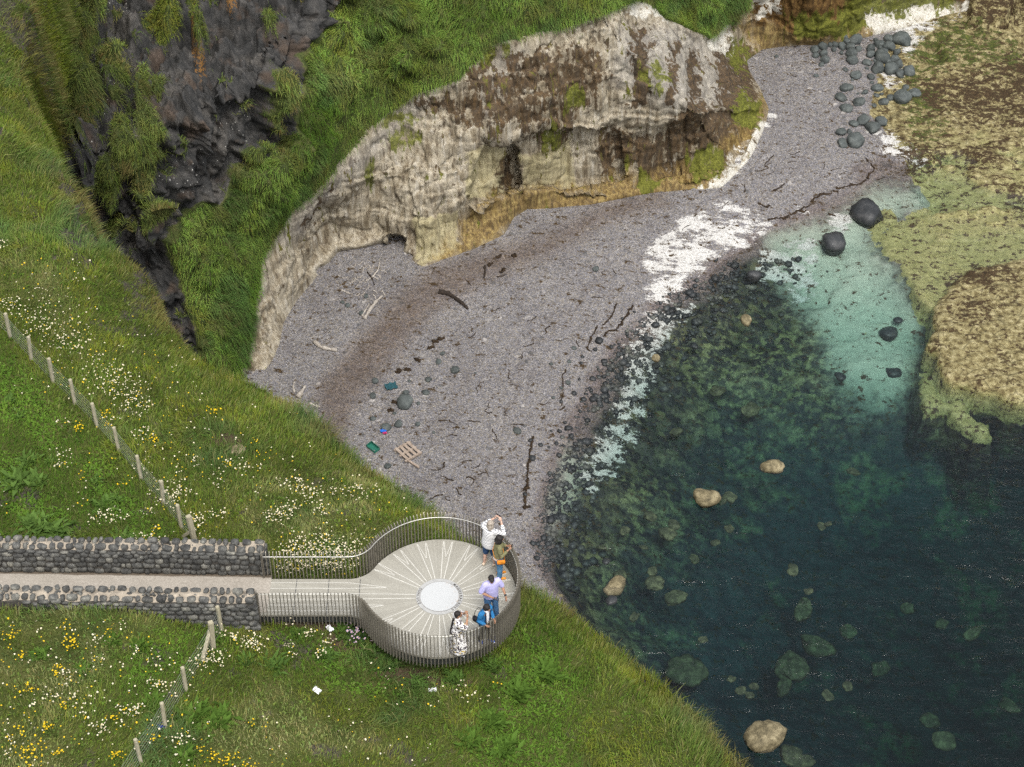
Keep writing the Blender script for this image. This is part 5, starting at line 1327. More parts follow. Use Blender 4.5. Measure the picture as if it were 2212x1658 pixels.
rock('sea_boulder', 'brown black boulder at the edge of the cobbles in the water', 'boulder', 'black boulders standing in the water', 1627, 597, 16, MBWET, (1, .8, .8), .25, z=-30.3)
BS = [(205, 1055, 20), (290, 1108, 38), (370, 1085, 32), (205, 905, 24), (218, 810, 26), (495, 1090, 20), (548, 883, 26), (565, 800, 24), (735, 735, 32), (630, 683, 24), (655, 632, 18), (440, 810, 12), (1650, 82, 26),
      (1140, 1130, 30), (1508, 597, 18), (1478, 685, 14), (1360, 700, 14), (1470, 820, 20), (1425, 855, 14), (1375, 920, 14), (300, 1360, 24), (40, 318, 20), (160, 260, 18), (130, 370, 18), (345, 1020, 14), (500, 955, 14), (600, 1145, 12), (870, 920 - 160, 8), (10, 300, 16)]
for x, y, r in BS: rock('beach_stone', 'angular grey stone lying alone on the middle of the pebble beach', 'stone', 'loose stones on the beach', 737.1 + x / 3, 552.6 + y / 3, r / 3, MBOUL, (1, .85, .6), .3, 2, planes=8)
rock('beach_stone', 'largest grey angular rock on the near half of the beach, above the pallet', 'stone', 'loose stones on the beach', 737.1 + 412 / 3, 552.6 + 945 / 3, 18, MBOUL, (1, .9, .8), .25, 3, planes=7)
rock('beach_stone', 'small grey stone touching the back of the largest near beach rock', 'stone', 'loose stones on the beach', 737.1 + 420 / 3, 552.6 + 888 / 3, 8, MBOUL, (1, .9, .7), .3, 2)
WS = [(1670, 547, 30), (1565, 655, 14), (1425, 945, 14), (1508, 888, 20), (1630, 795, 22), (1645, 607, 16), (1705, 682, 22), (1750, 590, 16), (1800, 572, 12), (1555, 695, 12), (1545, 800, 12), (1610, 860, 14), (1570, 930, 20), (1630, 930, 26), (1820, 405, 12), (1900, 365, 10), (1470, 1115, 24),
      (1415, 1135, 16), (1450, 1080, 14), (1490, 1165, 20), (1228, 1195, 16), (1292, 1225, 16), (1238, 1310, 24), (1410, 1290, 20), (1440, 1230, 14), (1395, 1215, 16), (1360, 1135, 10), (1345, 1240, 10), (1475, 1275, 12), (1190, 1545, 18), (1380, 1420, 16), (1490, 1400, 12), (1550, 1420, 16), (1440, 1520, 14), (1390, 1600, 18), (1620, 870, 16), (1700, 780, 18), (1760, 700, 14)]
for x, y, r in WS: rock('shore_stone', 'dark wet stone along the seaweed line at the edge of the water', 'stone', 'wet stones at the water edge', 737.1 + x / 3, 552.6 + y / 3, r / 3, MBWET, (1, .85, .65), .3, 2)
# pale blocks in the water
PB = [(1652, 1575, 42, -29.75, 'large pale yellow limestone rock just breaking the water by the near cliff', (1.05, .85, .5)), (1524, 1068, 27, -29.7, 'tan rock breaking the water with a dark stone at its foot', (.75, 1.1, .6)),
      (1669, 1001, 25, -29.85, 'tan rock awash with a fleck of foam on it', (1, .75, .5)), (1329, 1260, 25, -30.0, 'pale weedy rock awash close below the platform', (1, .75, .5)), (1611, 687, 15, -29.8, 'small pale rock awash over the dark cobbles', (1, .75, .6)),
      (1416, 770, 11, -29.8, 'small yellow rock near the chalk edge of the water', (1, .8, .6)), (1209, 1287, 9, -29.9, 'small white stone in the water just off the near cliff edge', (1, .8, .6))]
for x, y, r, z, lab, ex in PB: rock('pale_rock', lab, 'rock', 'pale rocks awash in the bay', x, y, r, MSUB, ex, .5, 3, z - .22, 6, rough=.3)
SBL = [(1414, 1254, 20, -30.9), (1457, 1285, 26, -31.3), (1409, 1232, 12, -30.9), (1440, 1148, 20, -30.9), (1456, 1130, 14, -30.9), (1405, 1113, 14, -30.8), (1340, 1240, 14, -30.9), (1576, 1070, 15, -31.0), (1736, 1310, 30, -32.0), (1711, 1435, 42, -32.2), (1764, 1388, 34, -32.4), (1694, 1478, 26, -32.1),
       (2102, 1362, 24, -32.2), (2037, 1595, 24, -32.0), (2007, 1552, 20, -32.6), (1708, 1628, 26, -31.4), (1738, 1640, 22, -31.4), (1484, 1440, 40, -31.9), (1560, 1080, 12, -31.0), (1575, 1140, 10, -30.8), (1545, 1170, 12, -31), (1620, 1500, 10, -31), (1628, 1480, 10, -31), (1600, 1490, 12, -31), (1580, 1465, 9, -31.0), (1789, 1500, 12, -31.2), (1830, 1480, 12, -31.2),
       (1713, 1228, 16, -31.0), (1746, 1275, 9, -30.8), (1790, 1130, 9, -30.9), (1774, 1135, 11, -31), (1519, 1380, 10, -30.9), (2035, 1345, 16, -32.4), (1960, 1310, 16, -32.6), (1843, 1016, 14, -31.3), (1370, 1330, 14, -31.0), (1300, 1180, 10, -30.7), (1350, 1145, 11, -30.7), (1390, 1180, 9, -30.8), (1500, 1205, 14, -31.3), (1460, 930, 14, -30.9), (1620, 880, 22, -31.2), (1550, 840, 16, -31), (2180, 1520, 22, -32.6), (1830, 1360, 18, -32.8), (1900, 1440, 20, -33)]
MSUBD = mat_stone('weedy_limestone_block', (.012, .014, .008), (.045, .046, .026), (.13, .125, .07), 3.4, .8, False)
g_ir = np.random.default_rng(9)
for x, y, r, z in SBL: rock('submerged_rock', 'blurred pale green rock lying under the surface of the bay', 'rock', 'submerged rocks in the bay', x, y, r, MSUBD, (1, g_ir.uniform(.55, 1), .35), .4, 3, (z - .4 if z > -31.5 else z - .8), 5, boxy=.2, rough=.42)
SDK = [(1322, 1295, 14, -30.1), (1310, 1210, 10, -30.3), (1815, 810, 13, -31.3), (1930, 800, 18, -31.6), (1920, 716, 20, -31.3), (1500, 745, 10, -30.6), (1940, 690, 10, -31)]
for x, y, r, z in SDK: rock('submerged_rock', 'blackish weedy rock lying under the surface of the bay', 'rock', 'dark submerged rocks in the bay', x, y, r, MBWET, (1, .9, .5), .4, 2, z)
rock('meadow_rock', 'bare pale rock in a soil patch in the meadow', 'rock', None, 0, 0, 1, MSUB, seed=3, planes=6, rough=.4).name = 'meadow_rock'
mr = bpy.data.objects['meadow_rock']; mr.location = onA(508, 974); mr.data.transform( Matrix.Diagonal((.6 / mr.dimensions.x, .45 / mr.dimensions.x, .25 / mr.dimensions.x, 1)))

# ------------------------------------------------------------------ cobbles too many to count along and under the waterline
g = np.random.default_rng(3)
sp = np.array(SHORE, float); parts = []
cand = []
for _ in range(2900):
    i = g.integers(3, len(sp) - 2); u = g.random(); q = sp[i] * (1 - u) + sp[i + 1] * u
    t_ = sp[i + 1] - sp[i]; t_ /= np.linalg.norm(t_); nrm = np.array([-t_[1], t_[0]])
    if nrm[0] < 0: nrm = -nrm
    off = g.gamma(2.2, 24) - 22
    if i < 5: off *= .7
    cand.append(q + nrm * off)
cand = np.array(cand)
keep = (fbm(np.concatenate([cand, 0 * cand[:, :1]], 1) * .035, 3, 77) > -.22) & (cand[:, 1] > 560)
cand = cand[keep]; cw_ = onB(cand[:, 0], cand[:, 1])
cw_ = cw_[(cw_[:, 2] > -32.5)]
for k, q in enumerate(cw_):
    r = min(.26, .045 + g.exponential(.05)) * (1.35 if q[2] < -30.1 else .8)
    parts.append(rotz(stone((r, r * .8, r * .5), k, 1, 6, .1, .1), g.uniform(0, 6)) + q + np.array([0, 0, r * .15]))
V, L, S = join_stones(parts, 1)
cob = link('shoreline_cobbles', raw_mesh('shoreline_cobbles', V, L, S), mat_stone('wet_cobble', (.010, .012, .013), (.030, .034, .036), (.11, .11, .09), 1.1, .45, False)); tag(cob, 'dark wet cobbles spread along and under the edge of the water', 'cobbles', kind='stuff')

# ------------------------------------------------------------------ driftwood, pallet, litter
def wood(name, a, b_, c): return mat_cloth(name, lambda t, v: t.ramp(t.noise(v, 9, 5, .7), [(.3, a), (.55, b_), (.8, c)]), .8)
MDR = wood('bleached_wood', (.20, .17, .14), (.34, .31, .27), (.48, .45, .40)); MDK = wood('dark_wood', (.012, .010, .008), (.03, .022, .017), (.07, .05, .035)); MPAL = wood('pallet_wood', (.20, .15, .11), (.32, .26, .21), (.42, .37, .31))
def drift(name, label, pts, r, m, cat='driftwood', group='driftwood on the upper beach', flat=1.0, lift=.6):
    w3_ = [onB(x, y) for x, y in pts]; o_ = w3_[0]
    line = []; n = len(w3_)
    for i in range(n - 1):
        for s_ in range(4):
            u = s_ / 4; q = w3_[i] * (1 - u) + w3_[i + 1] * u - o_; line.append(q + np.array([0, 0, r * lift]))
    line.append(w3_[-1] - o_ + np.array([0, 0, r * lift]))
    k = len(line); gg = np.random.default_rng(int(pts[0][0] * 3 + pts[0][1]))
    rad = [r * (1 - .5 * i / k) * (1 + .22 * gg.normal()) for i in range(k)]
    bm = bmesh.new(); add_tube(bm, line, [max(.006, q) for q in rad], 7)
    if flat != 1: bmesh.ops.transform(bm, matrix=Matrix.Diagonal((1, 1, flat, 1)), verts=[])
    o = bm_obj(name, bm, m, None, True); o.location = o_; tag(o, label, cat, group); return o
b5z = lambda L: [(737.1 + x / 3, 552.6 + y / 3) for x, y in L]
b4z = lambda L: [(x / 3, 552.6 + y / 3) for x, y in L]
b3z = lambda L: [(1474.3 + x / 3, y / 3) for x, y in L]
drift('driftwood_log', 'long dark curved log lying on the brown gravel band', b5z([(632, 240), (690, 250), (745, 285), (790, 320), (822, 352)]), .13, MDK)
drift('driftwood_log', 'bleached forked trunk pointing up the beach below the cave', b5z([(150, 415), (195, 345), (230, 300), (265, 268)]), .12, MDR)
drift('driftwood_branch', 'bleached branch standing beside the forked trunk', b5z([(135, 395), (160, 350), (180, 320)]), .05, MDR)
drift('driftwood_branch', 'thin bleached branches leaning in front of the cave mouth', b5z([(160, 168), (205, 140), (240, 95), (250, 40)]), .06, MDR)
drift('driftwood_branch', 'short brown branch lying under the cave mouth', b5z([(170, 110), (200, 150), (215, 190)]), .05, MDK)
drift('driftwood_branch', 'bent pale branch left of the cave mouth driftwood', b5z([(0, 225), (60, 250)]), .05, MDR)
drift('driftwood_log', 'pale log lying near the foot of the chalk spur', b4z([(2040, 565), (2080, 600), (2130, 612), (2185, 620)]), .13, MDR)
drift('driftwood_log', 'thick pale log at the foot of the grass bank', b4z([(1932, 925), (1955, 890), (1980, 852)]), .14, MDR)
drift('driftwood_branch', 'thin pale branch beside the thick log at the grass bank', b4z([(1908, 890), (1900, 850), (1912, 815)]), .05, MDR)
drift('driftwood_branch', 'curved pale branch by the grass bank, nearest the platform', b4z([(2010, 962), (2040, 975), (2075, 985)]), .07, MDR)
drift('driftwood_branch', 'small upright brown stump in the brown gravel', b5z([(930, 70), (932, 110), (925, 150)]), .06, MDK)
for k in range(26):
    x, y = 20 + g.uniform(0, 250), g.uniform(20, 260); a = g.uniform(0, 3)
    drift('driftwood_stick', 'short pale stick among the drift in front of the cave mouth', b5z([(x, y), (x + 22 * cos(a), y + 20 * sin(a)), (x + 40 * cos(a + .3), y + 36 * sin(a + .3))]), .03, MDR, 'driftwood', 'sticks scattered before the cave')
pp = onB(737.1 + 432 / 3, 552.6 + 1278 / 3)
pal = empty('pallet', pp, RAD(-52)); tag(pal, 'broken wooden pallet lying on the pebbles behind the grass bank', 'pallet')
for i in range(4):
    bm = bmesh.new(); add_box(bm, (0, -.36 + .24 * i, .15), (1.05, .15, .028), g.normal(0, .03), .004); bm_obj('slat', bm, MPAL, pal)
for x in (-.46, 0, .46):
    bm = bmesh.new(); add_box(bm, (x, 0, .08), (.10, 1.0, .10), 0, .006); bm_obj('bearer', bm, MPAL, pal)
bm = bmesh.new(); add_box(bm, (.78, -.28, .06), (.85, .10, .09), .2, .006); o = bm_obj('timber', bm, MPAL); o.location = pp; o.rotation_euler = (0, 0, RAD(-52)); tag(o, 'loose timber jutting from under the broken pallet', 'timber')
def litter(name, label, cat, p, size, m, rz=.4, tilt=.15, fold=True):
    bm = bmesh.new(); n = 6
    vs = [[bm.verts.new(((i / n - .5) * size[0], (j / n - .5) * size[1], size[2] * (.5 + .5 * math.sin(i * 2.1 + j * 1.3)) * (1 if fold else .2))) for j in range(n + 1)] for i in range(n + 1)]
    for i in range(n):
        for j in range(n): bm.faces.new((vs[i][j], vs[i + 1][j], vs[i + 1][j + 1], vs[i][j + 1]))
    r = bmesh.ops.extrude_face_region(bm, geom=bm.faces[:]); bmesh.ops.translate(bm, vec=(0, 0, .02), verts=[q for q in r['geom'] if isinstance(q, bmesh.types.BMVert)])
    bmesh.ops.recalc_face_normals(bm, faces=bm.faces[:])
    o = bm_obj(name, bm, m, None, False); o.location = Vector(p) + Vector((0, 0, .04)); o.rotation_euler = (tilt, tilt * .5, rz); tag(o, label, cat); return o
WHT = simple('white_plastic', (.72, .72, .73), .5)
bm = bmesh.new(); add_box(bm, (0, 0, .09), (.62, .36, .18), 0, .01); bmesh.ops.delete(bm, geom=[f for f in bm.faces if f.normal.z > .9 and f.calc_area() > .05], context='FACES')
o = bm_obj('fish_crate', bm, simple('green_plastic', (.02, .13, .09), .45)); o.location = onB(737.1 + 207 / 3, 552.6 + 1250 / 3); o.rotation_euler = (.1, .05, RAD(-45)); o.modifiers.new('s', 'SOLIDIFY').thickness = .015; tag(o, 'green plastic crate washed up behind the grass bank', 'crate')
litter('rope_tangle', 'tangle of teal netting on the brown gravel', 'netting', onB(737.1 + 322 / 3, 552.6 + 855 / 3), (.6, .4, .14), simple('teal_net', (.02, .075, .09), .8))
litter('plastic_scrap', 'bright blue plastic scrap beside two grey stones on the beach', 'litter', onB(737.1 + 272 / 3, 552.6 + 1142 / 3), (.3, .18, .08), simple('blue_plastic', (.02, .15, .55), .5))
litter('plastic_scrap', 'pink plastic scrap next to the blue scrap on the beach', 'litter', onB(737.1 + 282 / 3, 552.6 + 1156 / 3), (.2, .12, .06), simple('pink_plastic', (.40, .03, .12), .5))
litter('paper_sheet', 'white sheet of paper caught in the grass below the platform neck', 'paper', onA(685, 1494), (.22, .14, .02), WHT, RAD(-35), .3, False)
litter('plastic_scrap', 'white plastic scrap in the grass in front of the round deck', 'litter', onA(934, 1494), (.22, .10, .05), WHT, .2)
litter('plastic_scrap', 'white scrap under the shadow of the platform neck', 'litter', onA(712, 1362), (.14, .2, .07), WHT, .7)
litter('plastic_scrap', 'blue litter scrap at the foot of a lower fence post', 'litter', onA(348, 1571), (.2, .14, .06), simple('blue_rag', (.02, .03, .20), .7))
# ------------------------------------------------------------------ seaweed strands
MWEED = wood('brown_wrack', (.010, .007, .005), (.030, .019, .010), (.075, .045, .018))
def weed(pts, r, label, group): return drift('seaweed_strand', label, pts, r, MWEED, 'seaweed', group, lift=.35)
def wander(x, y, n, st, a=None, bend=.7):
    a = g.uniform(0, 6.3) if a is None else a; L = [(x, y)]
    for _ in range(n):
        a += g.normal(0, bend); x += st * cos(a); y += st * .7 * sin(a); L.append((x, y))
    return L
A1 = 'thin dark strand of seaweed lying across the open pebble beach'; A2 = 'seaweed strands on the open beach'
for x, y, n in [(1285, 405, 5), (1375, 470, 5), (1115, 810, 5), (1110, 850, 5), (905, 900, 7), (1000, 1030, 5), (1080, 1020, 4), (845, 1085, 4), (720, 1075, 4), (1000, 1135, 6), (770, 1180, 4), (690, 1350, 5), (870, 1340, 6), (920, 1360, 4), (1300, 970, 4), (750, 1470, 5), (830, 1450, 6), (900, 1430, 5), (1205, 1110, 4),
                (1530, 195, 3), (1050, 350, 3), (1640, 285, 4), (890, 510, 3), (1190, 680, 3), (1270, 580, 4), (600, 1400, 3), (680, 1560, 5), (730, 1600, 5), (800, 1560, 4), (980, 965, 3), (650, 1080, 3), (1030, 150, 3), (900, 245, 3), (860, 200, 3), (1720, 130, 3), (1800, 130, 3), (1560, 600, 3)]:
    weed(b5z(wander(x - 20, y - 10, n, 20)), g.uniform(.02, .04), A1, A2)
for x, y, n in [(610, 1010, 6), (570, 1130, 5), (930, 1100, 4), (760, 500, 3), (490, 1110, 5), (780, 985, 4), (320, 1310, 4), (420, 1250, 4), (980, 1110, 3), (1035, 1140, 3), (1330, 1150, 3), (590, 1060, 3), (700, 1060, 3), (70, 1460, 4)]:
    weed(b3z(wander(x - 20, y, n, 20, g.choice([-.5, 2.6]), .4)), g.uniform(.02, .04), 'thin dark seaweed strand on the far pebbles beneath the headland', 'seaweed strands on the far beach')
A3 = 'clump of dark seaweed in the drift line along the waterline'; A4 = 'seaweed of the waterline drift'
for line, st in ((b5z([(1885, 325), (1860, 380), (1820, 430), (1780, 475), (1720, 500), (1700, 530)]), .10), (b5z([(1780, 320), (1765, 370), (1730, 420), (1690, 460)]), .08), (b5z([(1660, 470), (1620, 530), (1590, 600), (1620, 625)]), .08), (b5z([(1450, 740), (1430, 790), (1440, 900), (1420, 980)]), .06), (b5z([(1240, 1180), (1215, 1330), (1210, 1440), (1190, 1560), (1195, 1640)]), .11),
                 (b5z([(1450, 990), (1410, 1010)]), .08), (b3z([(500, 1325), (540, 1340), (580, 1330)]), .10), (b3z([(830, 1310), (900, 1260), (970, 1245), (1015, 1255)]), .09), (b3z([(1000, 1225), (1080, 1205), (1150, 1195), (1200, 1165)]), .09), (b3z([(1195, 1160), (1245, 1090), (1215, 1060), (1190, 1030)]), .09), (b3z([(560, 1430), (640, 1415), (720, 1385), (830, 1330)]), .09), (b3z([(600, 1240), (635, 1215), (660, 1200)]), .08),
                 (b3z([(760, 1375), (800, 1370)]), .12), (b3z([(940, 1390), (990, 1400)]), .12)):
    for (xa, ya), (xb, yb) in zip(line[:-1], line[1:]):
        n = max(2, int(math.hypot(xb - xa, yb - ya) / 5)); pts = [(xa + (xb - xa) * i / n + g.normal(0, 1.6), ya + (yb - ya) * i / n + g.normal(0, 1.6)) for i in range(n + 1)]
        weed(pts, st * .62, A3, A4)
        weed([(a_ + g.normal(0, 2), b_ + g.normal(0, 2)) for a_, b_ in pts[: max(2, len(pts) * 2 // 3)]], st * .5, A3, A4)
for x, y in [(560, 600), (480, 680), (410, 740), (625, 540), (590, 560), (300, 1010), (330, 950), (380, 745), (1110, 10), (1000, 15), (1050, 90), (950, 70), (1180, 1640), (1200, 1500)]:
    weed(b5z(wander(x, y, 4, 12, .3, .8)), .11, 'dark seaweed heap along the lower side of the brown gravel band', 'seaweed on the brown gravel band')
# ------------------------------------------------------------------ wildflowers and leafy plants
def mat_flower():
    t = NT('petal'); c = t.attr('col', True)
    d = t.n('BsdfDiffuse', Color=c).outputs[0]; t.t.links.new(d, t.out.inputs[0]); return t.m
MFL = mat_flower()
def flower_mesh(name, base, up, r, col, stem=True):
    """flower heads as small tilted cups of six petals on stems"""
    n = len(base); k6 = np.arange(6) * pi / 3
    tl = g.normal(0, .35, (n, 2)); e1 = np.stack([np.ones(n), 0 * tl[:, 0], tl[:, 0]], 1); e2 = np.stack([0 * tl[:, 0], np.ones(n), tl[:, 1]], 1)
    c = base + np.stack([g.normal(0, .05, n), g.normal(0, .05, n), up], 1)
    ring = c[:, None] + r[:, None, None] * (np.cos(k6)[None, :, None] * e1[:, None] + np.sin(k6)[None, :, None] * e2[:, None]) + np.array([0, 0, .008])
    V = np.concatenate([c[:, None], ring], 1).reshape(-1, 3); b0 = np.arange(n)[:, None, None] * 7
    tri = np.array([[0, 1 + i, 1 + (i + 1) % 6] for i in range(6)])[None] + b0
    C = np.repeat(col[:, None], 7, 1); C[:, 0] = np.array([.55, .36, .03])
    sv = np.stack([base + [-.006, 0, -.03], base + [.006, 0, -.03], c - [0, 0, .004]], 1).reshape(-1, 3); st_ = (np.arange(n)[:, None] * 3 + np.arange(3)) + len(V)
    SC_ = np.repeat(np.array([[.06, .10, .02]]), 3 * n, 0)
    Lp = np.concatenate([tri.reshape(-1), st_.reshape(-1)])
    return raw_mesh(name, np.concatenate([V, sv]), Lp, np.arange(len(Lp) // 3) * 3, {'col': np.concatenate([C.reshape(-1, 3), SC_])})
WHITE = [(20, 655, 22, 22, 50), (70, 690, 40, 40, 80), (130, 720, 60, 45, 110), (165, 735, 35, 25, 60), (115, 640, 40, 25, 30), (10, 525, 12, 12, 20), (205, 800, 25, 45, 50), (260, 830, 40, 35, 80), (290, 860, 40, 35, 90), (300, 875, 30, 20, 40), (240, 810, 25, 30, 50), (137, 908, 15, 12, 10), (137, 993, 20, 25, 30), (243, 909, 15, 12, 12),
         (312, 939, 22, 15, 35), (305, 1010, 20, 25, 25), (365, 1070, 45, 35, 110), (422, 996, 8, 15, 10), (515, 1006, 40, 12, 40), (477, 1030, 15, 25, 18), (383, 1020, 20, 20, 10), (633, 1043, 35, 20, 50), (667, 1072, 40, 25, 60), (627, 1100, 30, 10, 40), (760, 1060, 60, 18, 60), (233, 1118, 40, 18, 60), (320, 1108, 20, 8, 18), (323, 1165, 45, 10, 45),
         (433, 1125, 18, 22, 45), (473, 1112, 25, 10, 30), (600, 1118, 25, 14, 30), (640, 1185, 40, 32, 150), (700, 1185, 45, 32, 190), (750, 1200, 36, 30, 130), (690, 1222, 60, 14, 110), (630, 1225, 30, 14, 50), (603, 1109, 30, 15, 40), (700, 1101, 25, 15, 25), (800, 1165, 30, 25, 30), (295, 1315, 25, 8, 30), (508, 1378, 10, 9, 25), (550, 1388, 25, 16, 80), (627, 1345, 10, 15, 15), (630, 1402, 12, 15, 28), (667, 1368, 18, 12, 20),
         (710, 1385, 15, 15, 18), (697, 1408, 18, 10, 22), (450, 1425, 40, 22, 110), (483, 1365, 15, 10, 15), (340, 1428, 15, 18, 22), (293, 1405, 12, 10, 12), (347, 1482, 25, 15, 35), (290, 1535, 28, 12, 55), (147, 1465, 20, 25, 30), (117, 1502, 18, 18, 25), (160, 1505, 18, 15, 15), (223, 1572, 15, 15, 28), (187, 1542, 10, 20, 14), (20, 1598, 12, 8, 15), (17, 1628, 12, 8, 14), (393, 1598, 28, 12, 32),
         (217, 1425, 20, 12, 12), (213, 1382, 20, 15, 15), (267, 1352, 10, 10, 8), (1075, 1428, 10, 8, 9), (910, 1452, 8, 6, 8), (997, 1488, 15, 15, 11), (1024, 1508, 25, 8, 13)]
YEL = [(173, 924, 9, 9, 25), (230, 890, 6, 6, 9), (227, 911, 18, 14, 16), (333, 948, 14, 10, 22), (463, 888, 16, 10, 20), (493, 1003, 14, 12, 12), (550, 956, 18, 15, 11), (183, 1028, 14, 10, 8), (273, 1036, 20, 12, 10), (573, 986, 20, 10, 8), (10, 1332, 9, 9, 18), (27, 1368, 14, 18, 24), (153, 1388, 18, 14, 40), (143, 1355, 8, 15, 13), (50, 1415, 6, 5, 12), (133, 1438, 8, 6, 12), (123, 1455, 8, 8, 12),
       (67, 1488, 15, 18, 18), (143, 1525, 15, 6, 13), (240, 1358, 12, 16, 12), (70, 1618, 38, 30, 50), (107, 1570, 8, 7, 20), (127, 1628, 7, 9, 14), (253, 1632, 14, 7, 28), (50, 1572, 12, 14, 12), (333, 1598, 6, 4, 8), (483, 1635, 40, 14, 45), (540, 1652, 22, 8, 18), (437, 1615, 12, 8, 9), (253, 1548, 12, 14, 13), (550, 1565, 18, 10, 7), (335, 1145, 6, 5, 8), (1110, 1350, 6, 6, 7), (680, 245, 6, 6, 8)]
def region(x, y):
    if y < 1180 and x < 580 and (y - 640) > (x) * 1.12: return 'left of the upper wire fence'
    if 570 < x < 830 and y < 1250: return 'behind the platform neck railing'
    if y < 1180: return 'between the upper wire fence and the cliff edge'
    if x > 850: return 'in front of the round deck'
    if x > 470: return 'below the platform neck'
    return 'on the slope below the stone walls'
def clump(kind, e):
    x, y, rx, ry, cnt = e; n = int(cnt * .9)
    a = g.uniform(0, 2 * pi, n); rr = np.sqrt(g.random(n)) * (1 + .25 * g.normal(size=n))
    px_ = x + rx * rr * np.cos(a); py_ = y + ry * rr * np.sin(a) + 13
    b = onA(px_, py_); b = b[b[:, 2] > -3.5]; n = len(b)
    ok = ~((np.hypot(b[:, 0] - OD[0], b[:, 1] - OD[1]) < DR + .12) | ((b[:, 0] > OD[0] - 4.9) & (b[:, 0] < OD[0]) & (np.abs(b[:, 1] - OD[1]) < HW + .1)))
    lb_ = (b[:, 0] - U1[0]) * un[0] + (b[:, 1] - U1[1]) * un[1]; la_ = (b[:, 0] - U1[0]) * ud[0] + (b[:, 1] - U1[1]) * ud[1]
    ok &= ~((la_ < 0) & (lb_ > -.5) & (lb_ < 1.9)); b = b[ok]; n = len(b)
    if n < 2: return
    b[:, 2] = zA(b[:, 0], b[:, 1]); o_ = b.mean(0)
    if kind == 'w':
        mix_ = g.random(n) < .14; col = np.where(mix_[:, None], np.array([[.55, .45, .07]]), np.array([[.76, .76, .68]])) * g.uniform(.6, 1.0, (n, 1)); r = g.uniform(.011, .026, n)
        nm, lab, grp = 'daisy_clump', 'loose clump of white daisies ', 'white daisy clumps '
    else:
        col = np.array([[.60, .42, .012]]) * g.uniform(.8, 1.05, (n, 1)); r = g.uniform(.014, .028, n)
        nm, lab, grp = 'ragwort_clump', 'clump of yellow ragwort flowers ', 'yellow ragwort clumps '
    rg = region(x, y)
    me = flower_mesh(nm, b - o_, g.uniform(.18, .36, n), r, col)
    o = link(nm, me, MFL, None, False); o.location = o_; tag(o, lab + rg, 'flowers', grp + rg)
for e in WHITE: clump('w', e)
for e in YEL: clump('y', e)
# loose heads over the whole meadow
n = 2600; px_ = g.uniform(-20, 1150, n); py_ = g.uniform(560, 1690, n)
dn = fbm(np.stack([px_, py_, 0 * px_], 1) * .012, 3, 91) + .5 * pm(px_, py_, [[(0, 600), (250, 700), (500, 960), (860, 1060), (860, 1180), (450, 1170), (300, 1000)], [(0, 1320), (480, 1350), (450, 1660), (0, 1660)]], 40)
k = (dn > .18) & (px_ < 1150 - .3 * np.abs(py_ - 1400)); b = onA(px_[k], py_[k])
b = b[(b[:, 2] > -3) & (sdist(b[:, 0], b[:, 1], EP) > .4)]
lb_ = (b[:, 0] - U1[0]) * un[0] + (b[:, 1] - U1[1]) * un[1]; la_ = (b[:, 0] - U1[0]) * ud[0] + (b[:, 1] - U1[1]) * ud[1]
b = b[~((la_ < .1) & (lb_ > -.5) & (lb_ < 1.9)) & (np.hypot(b[:, 0] - OD[0], b[:, 1] - OD[1]) > DR + .1) & ~((b[:, 0] > OD[0] - 4.9) & (b[:, 0] < OD[0]) & (np.abs(b[:, 1] - OD[1]) < HW + .1))]
n = len(b); yl = g.random(n) < .45
lo_ = link('wildflowers', flower_mesh('wildflowers', b, g.uniform(.15, .3, n), g.uniform(.014, .026, n), np.where(yl[:, None], np.array([[.60, .42, .03]]), np.array([[.70, .70, .62]]))), MFL, None, False); tag(lo_, 'scattered single daisies and yellow flower heads all over the meadow', 'flowers', kind='stuff')

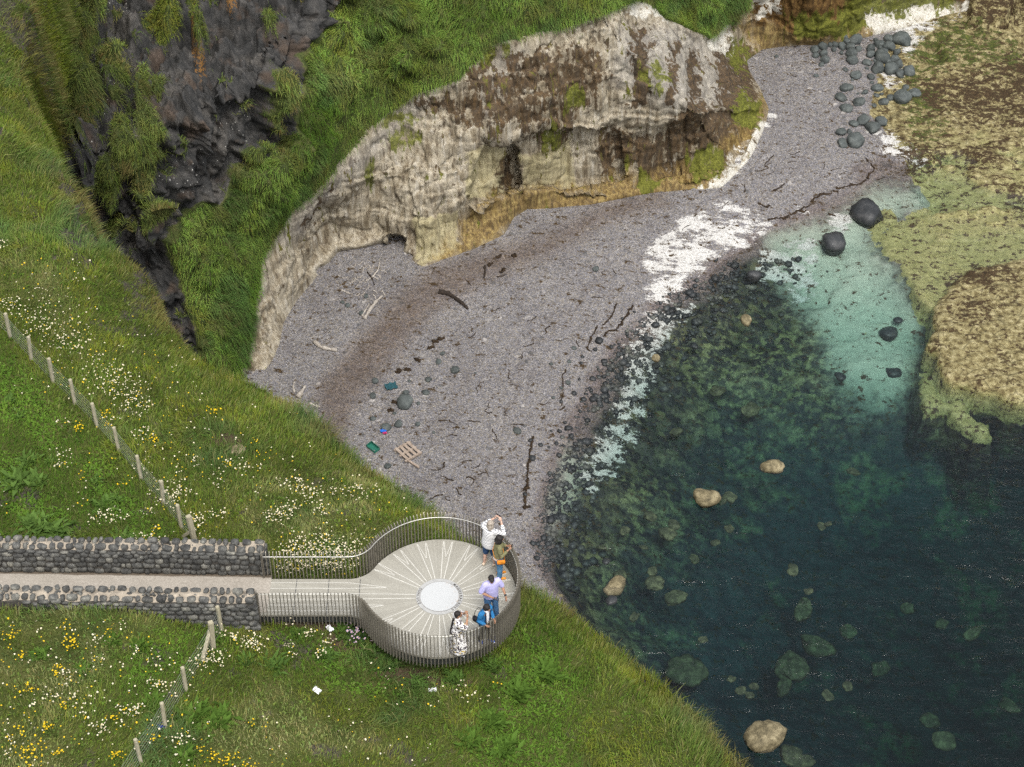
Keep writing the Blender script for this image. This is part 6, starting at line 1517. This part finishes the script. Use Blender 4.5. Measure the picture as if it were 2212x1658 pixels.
def leaf_plant(name, label, group, px, py, R, nl, col, big=1.0, heads=None):
    p_ = onA(px, py); n = nl
    a = g.uniform(0, 2 * pi, n); el = g.uniform(.15, 1.1, n); ln = R * g.uniform(.5, 1.05, n); wd_ = ln * .34 * big
    d = np.stack([np.cos(a) * np.cos(el), np.sin(a) * np.cos(el), np.sin(el)], 1); s_ = np.stack([-np.sin(a), np.cos(a), 0 * a], 1); b_ = np.stack([g.normal(0, R * .25, n), g.normal(0, R * .25, n), 0 * a], 1)
    m1 = b_ + d * (ln * .45)[:, None]; t1 = b_ + d * ln[:, None] - np.array([0, 0, 1]) * (ln * .25)[:, None]
    V = np.stack([b_, m1 - s_ * wd_[:, None] / 2, m1 + [0, 0, -.02], m1 + s_ * wd_[:, None] / 2, t1], 1).reshape(-1, 3); k = np.arange(n)[:, None] * 5
    Lp = np.concatenate([k, k + 2, k + 1, k, k + 3, k + 2, k + 1, k + 2, k + 4, k + 2, k + 3, k + 4], 1).ravel()
    cc = np.repeat((np.array(col) * g.uniform(.7, 1.3, (n, 1)))[:, None], 5, 1).reshape(-1, 3)
    o = link(name, raw_mesh(name, V, Lp, np.arange(len(Lp) // 3) * 3, {'col': cc}), MBLADE, None, False); o.location = p_ + np.array([0, 0, -.02]); tag(o, label, 'plant', group)
    if heads:
        q = np.stack([g.normal(0, R * .5, heads), g.normal(0, R * .5, heads), np.full(heads, R * .2)], 1)
        bm_ = link('flower_head', flower_mesh('flower_head', q, np.full(heads, R * .55), g.uniform(.02, .035, heads), np.array([[.30, .24, .48]]) * g.uniform(.7, 1.2, (heads, 1))), MFL, o, False)
    return o
BLG = (.085, .145, .034)
for x, y, r in ((30, 1044, .75), (78, 1042, .6), (62, 995, .5), (226, 1092, .55), (247, 1080, .4), (78, 1137, .75), (120, 1155, .8), (262, 1168, .6), (55, 1010, .4), (40, 900, .35), (20, 870, .4), (205, 1040, .4), (110, 1000, .35)):
    leaf_plant('broad_leaf_plant', 'grey green broad leaved dock plant in the lush grass left of the wire fence', 'broad leaved plants', x, y, r * .75, 80, BLG, .8)
leaf_plant('flowering_bush', 'small mauve flowered bush beside the platform neck', None, 774, 1378, .42, 70, (.05, .09, .03), heads=45)
for x, y, r in ((740, 1366, .45), (800, 1408, .45), (700, 1420, .4), (590, 1440, .45), (535, 1430, .4), (840, 1440, .4), (640, 1372, .35), (980, 1470, .45), (900, 1480, .4), (1060, 1440, .4)):
    leaf_plant('thistle_clump', 'dark green thistly weed clump in the grass in front of the platform', 'weed clumps before the platform', x, y, r, 90, (.07, .125, .028), .55)
for x, y, r in ((420, 1545, .6), (470, 1555, .55), (390, 1640, .5), (1010, 1600, .5), (1060, 1560, .5), (1120, 1500, .5), (1180, 1460, .55), (1090, 1620, .5), (240, 1385, .35), (300, 1395, .35), (90, 1416, .3), (330, 1520, .4), (180, 1450, .3)):
    leaf_plant('leafy_weed', 'low dark leafy weed patch in the lower meadow', 'leafy weeds in the lower meadow', x, y, r, 110, (.075, .135, .024), .7)
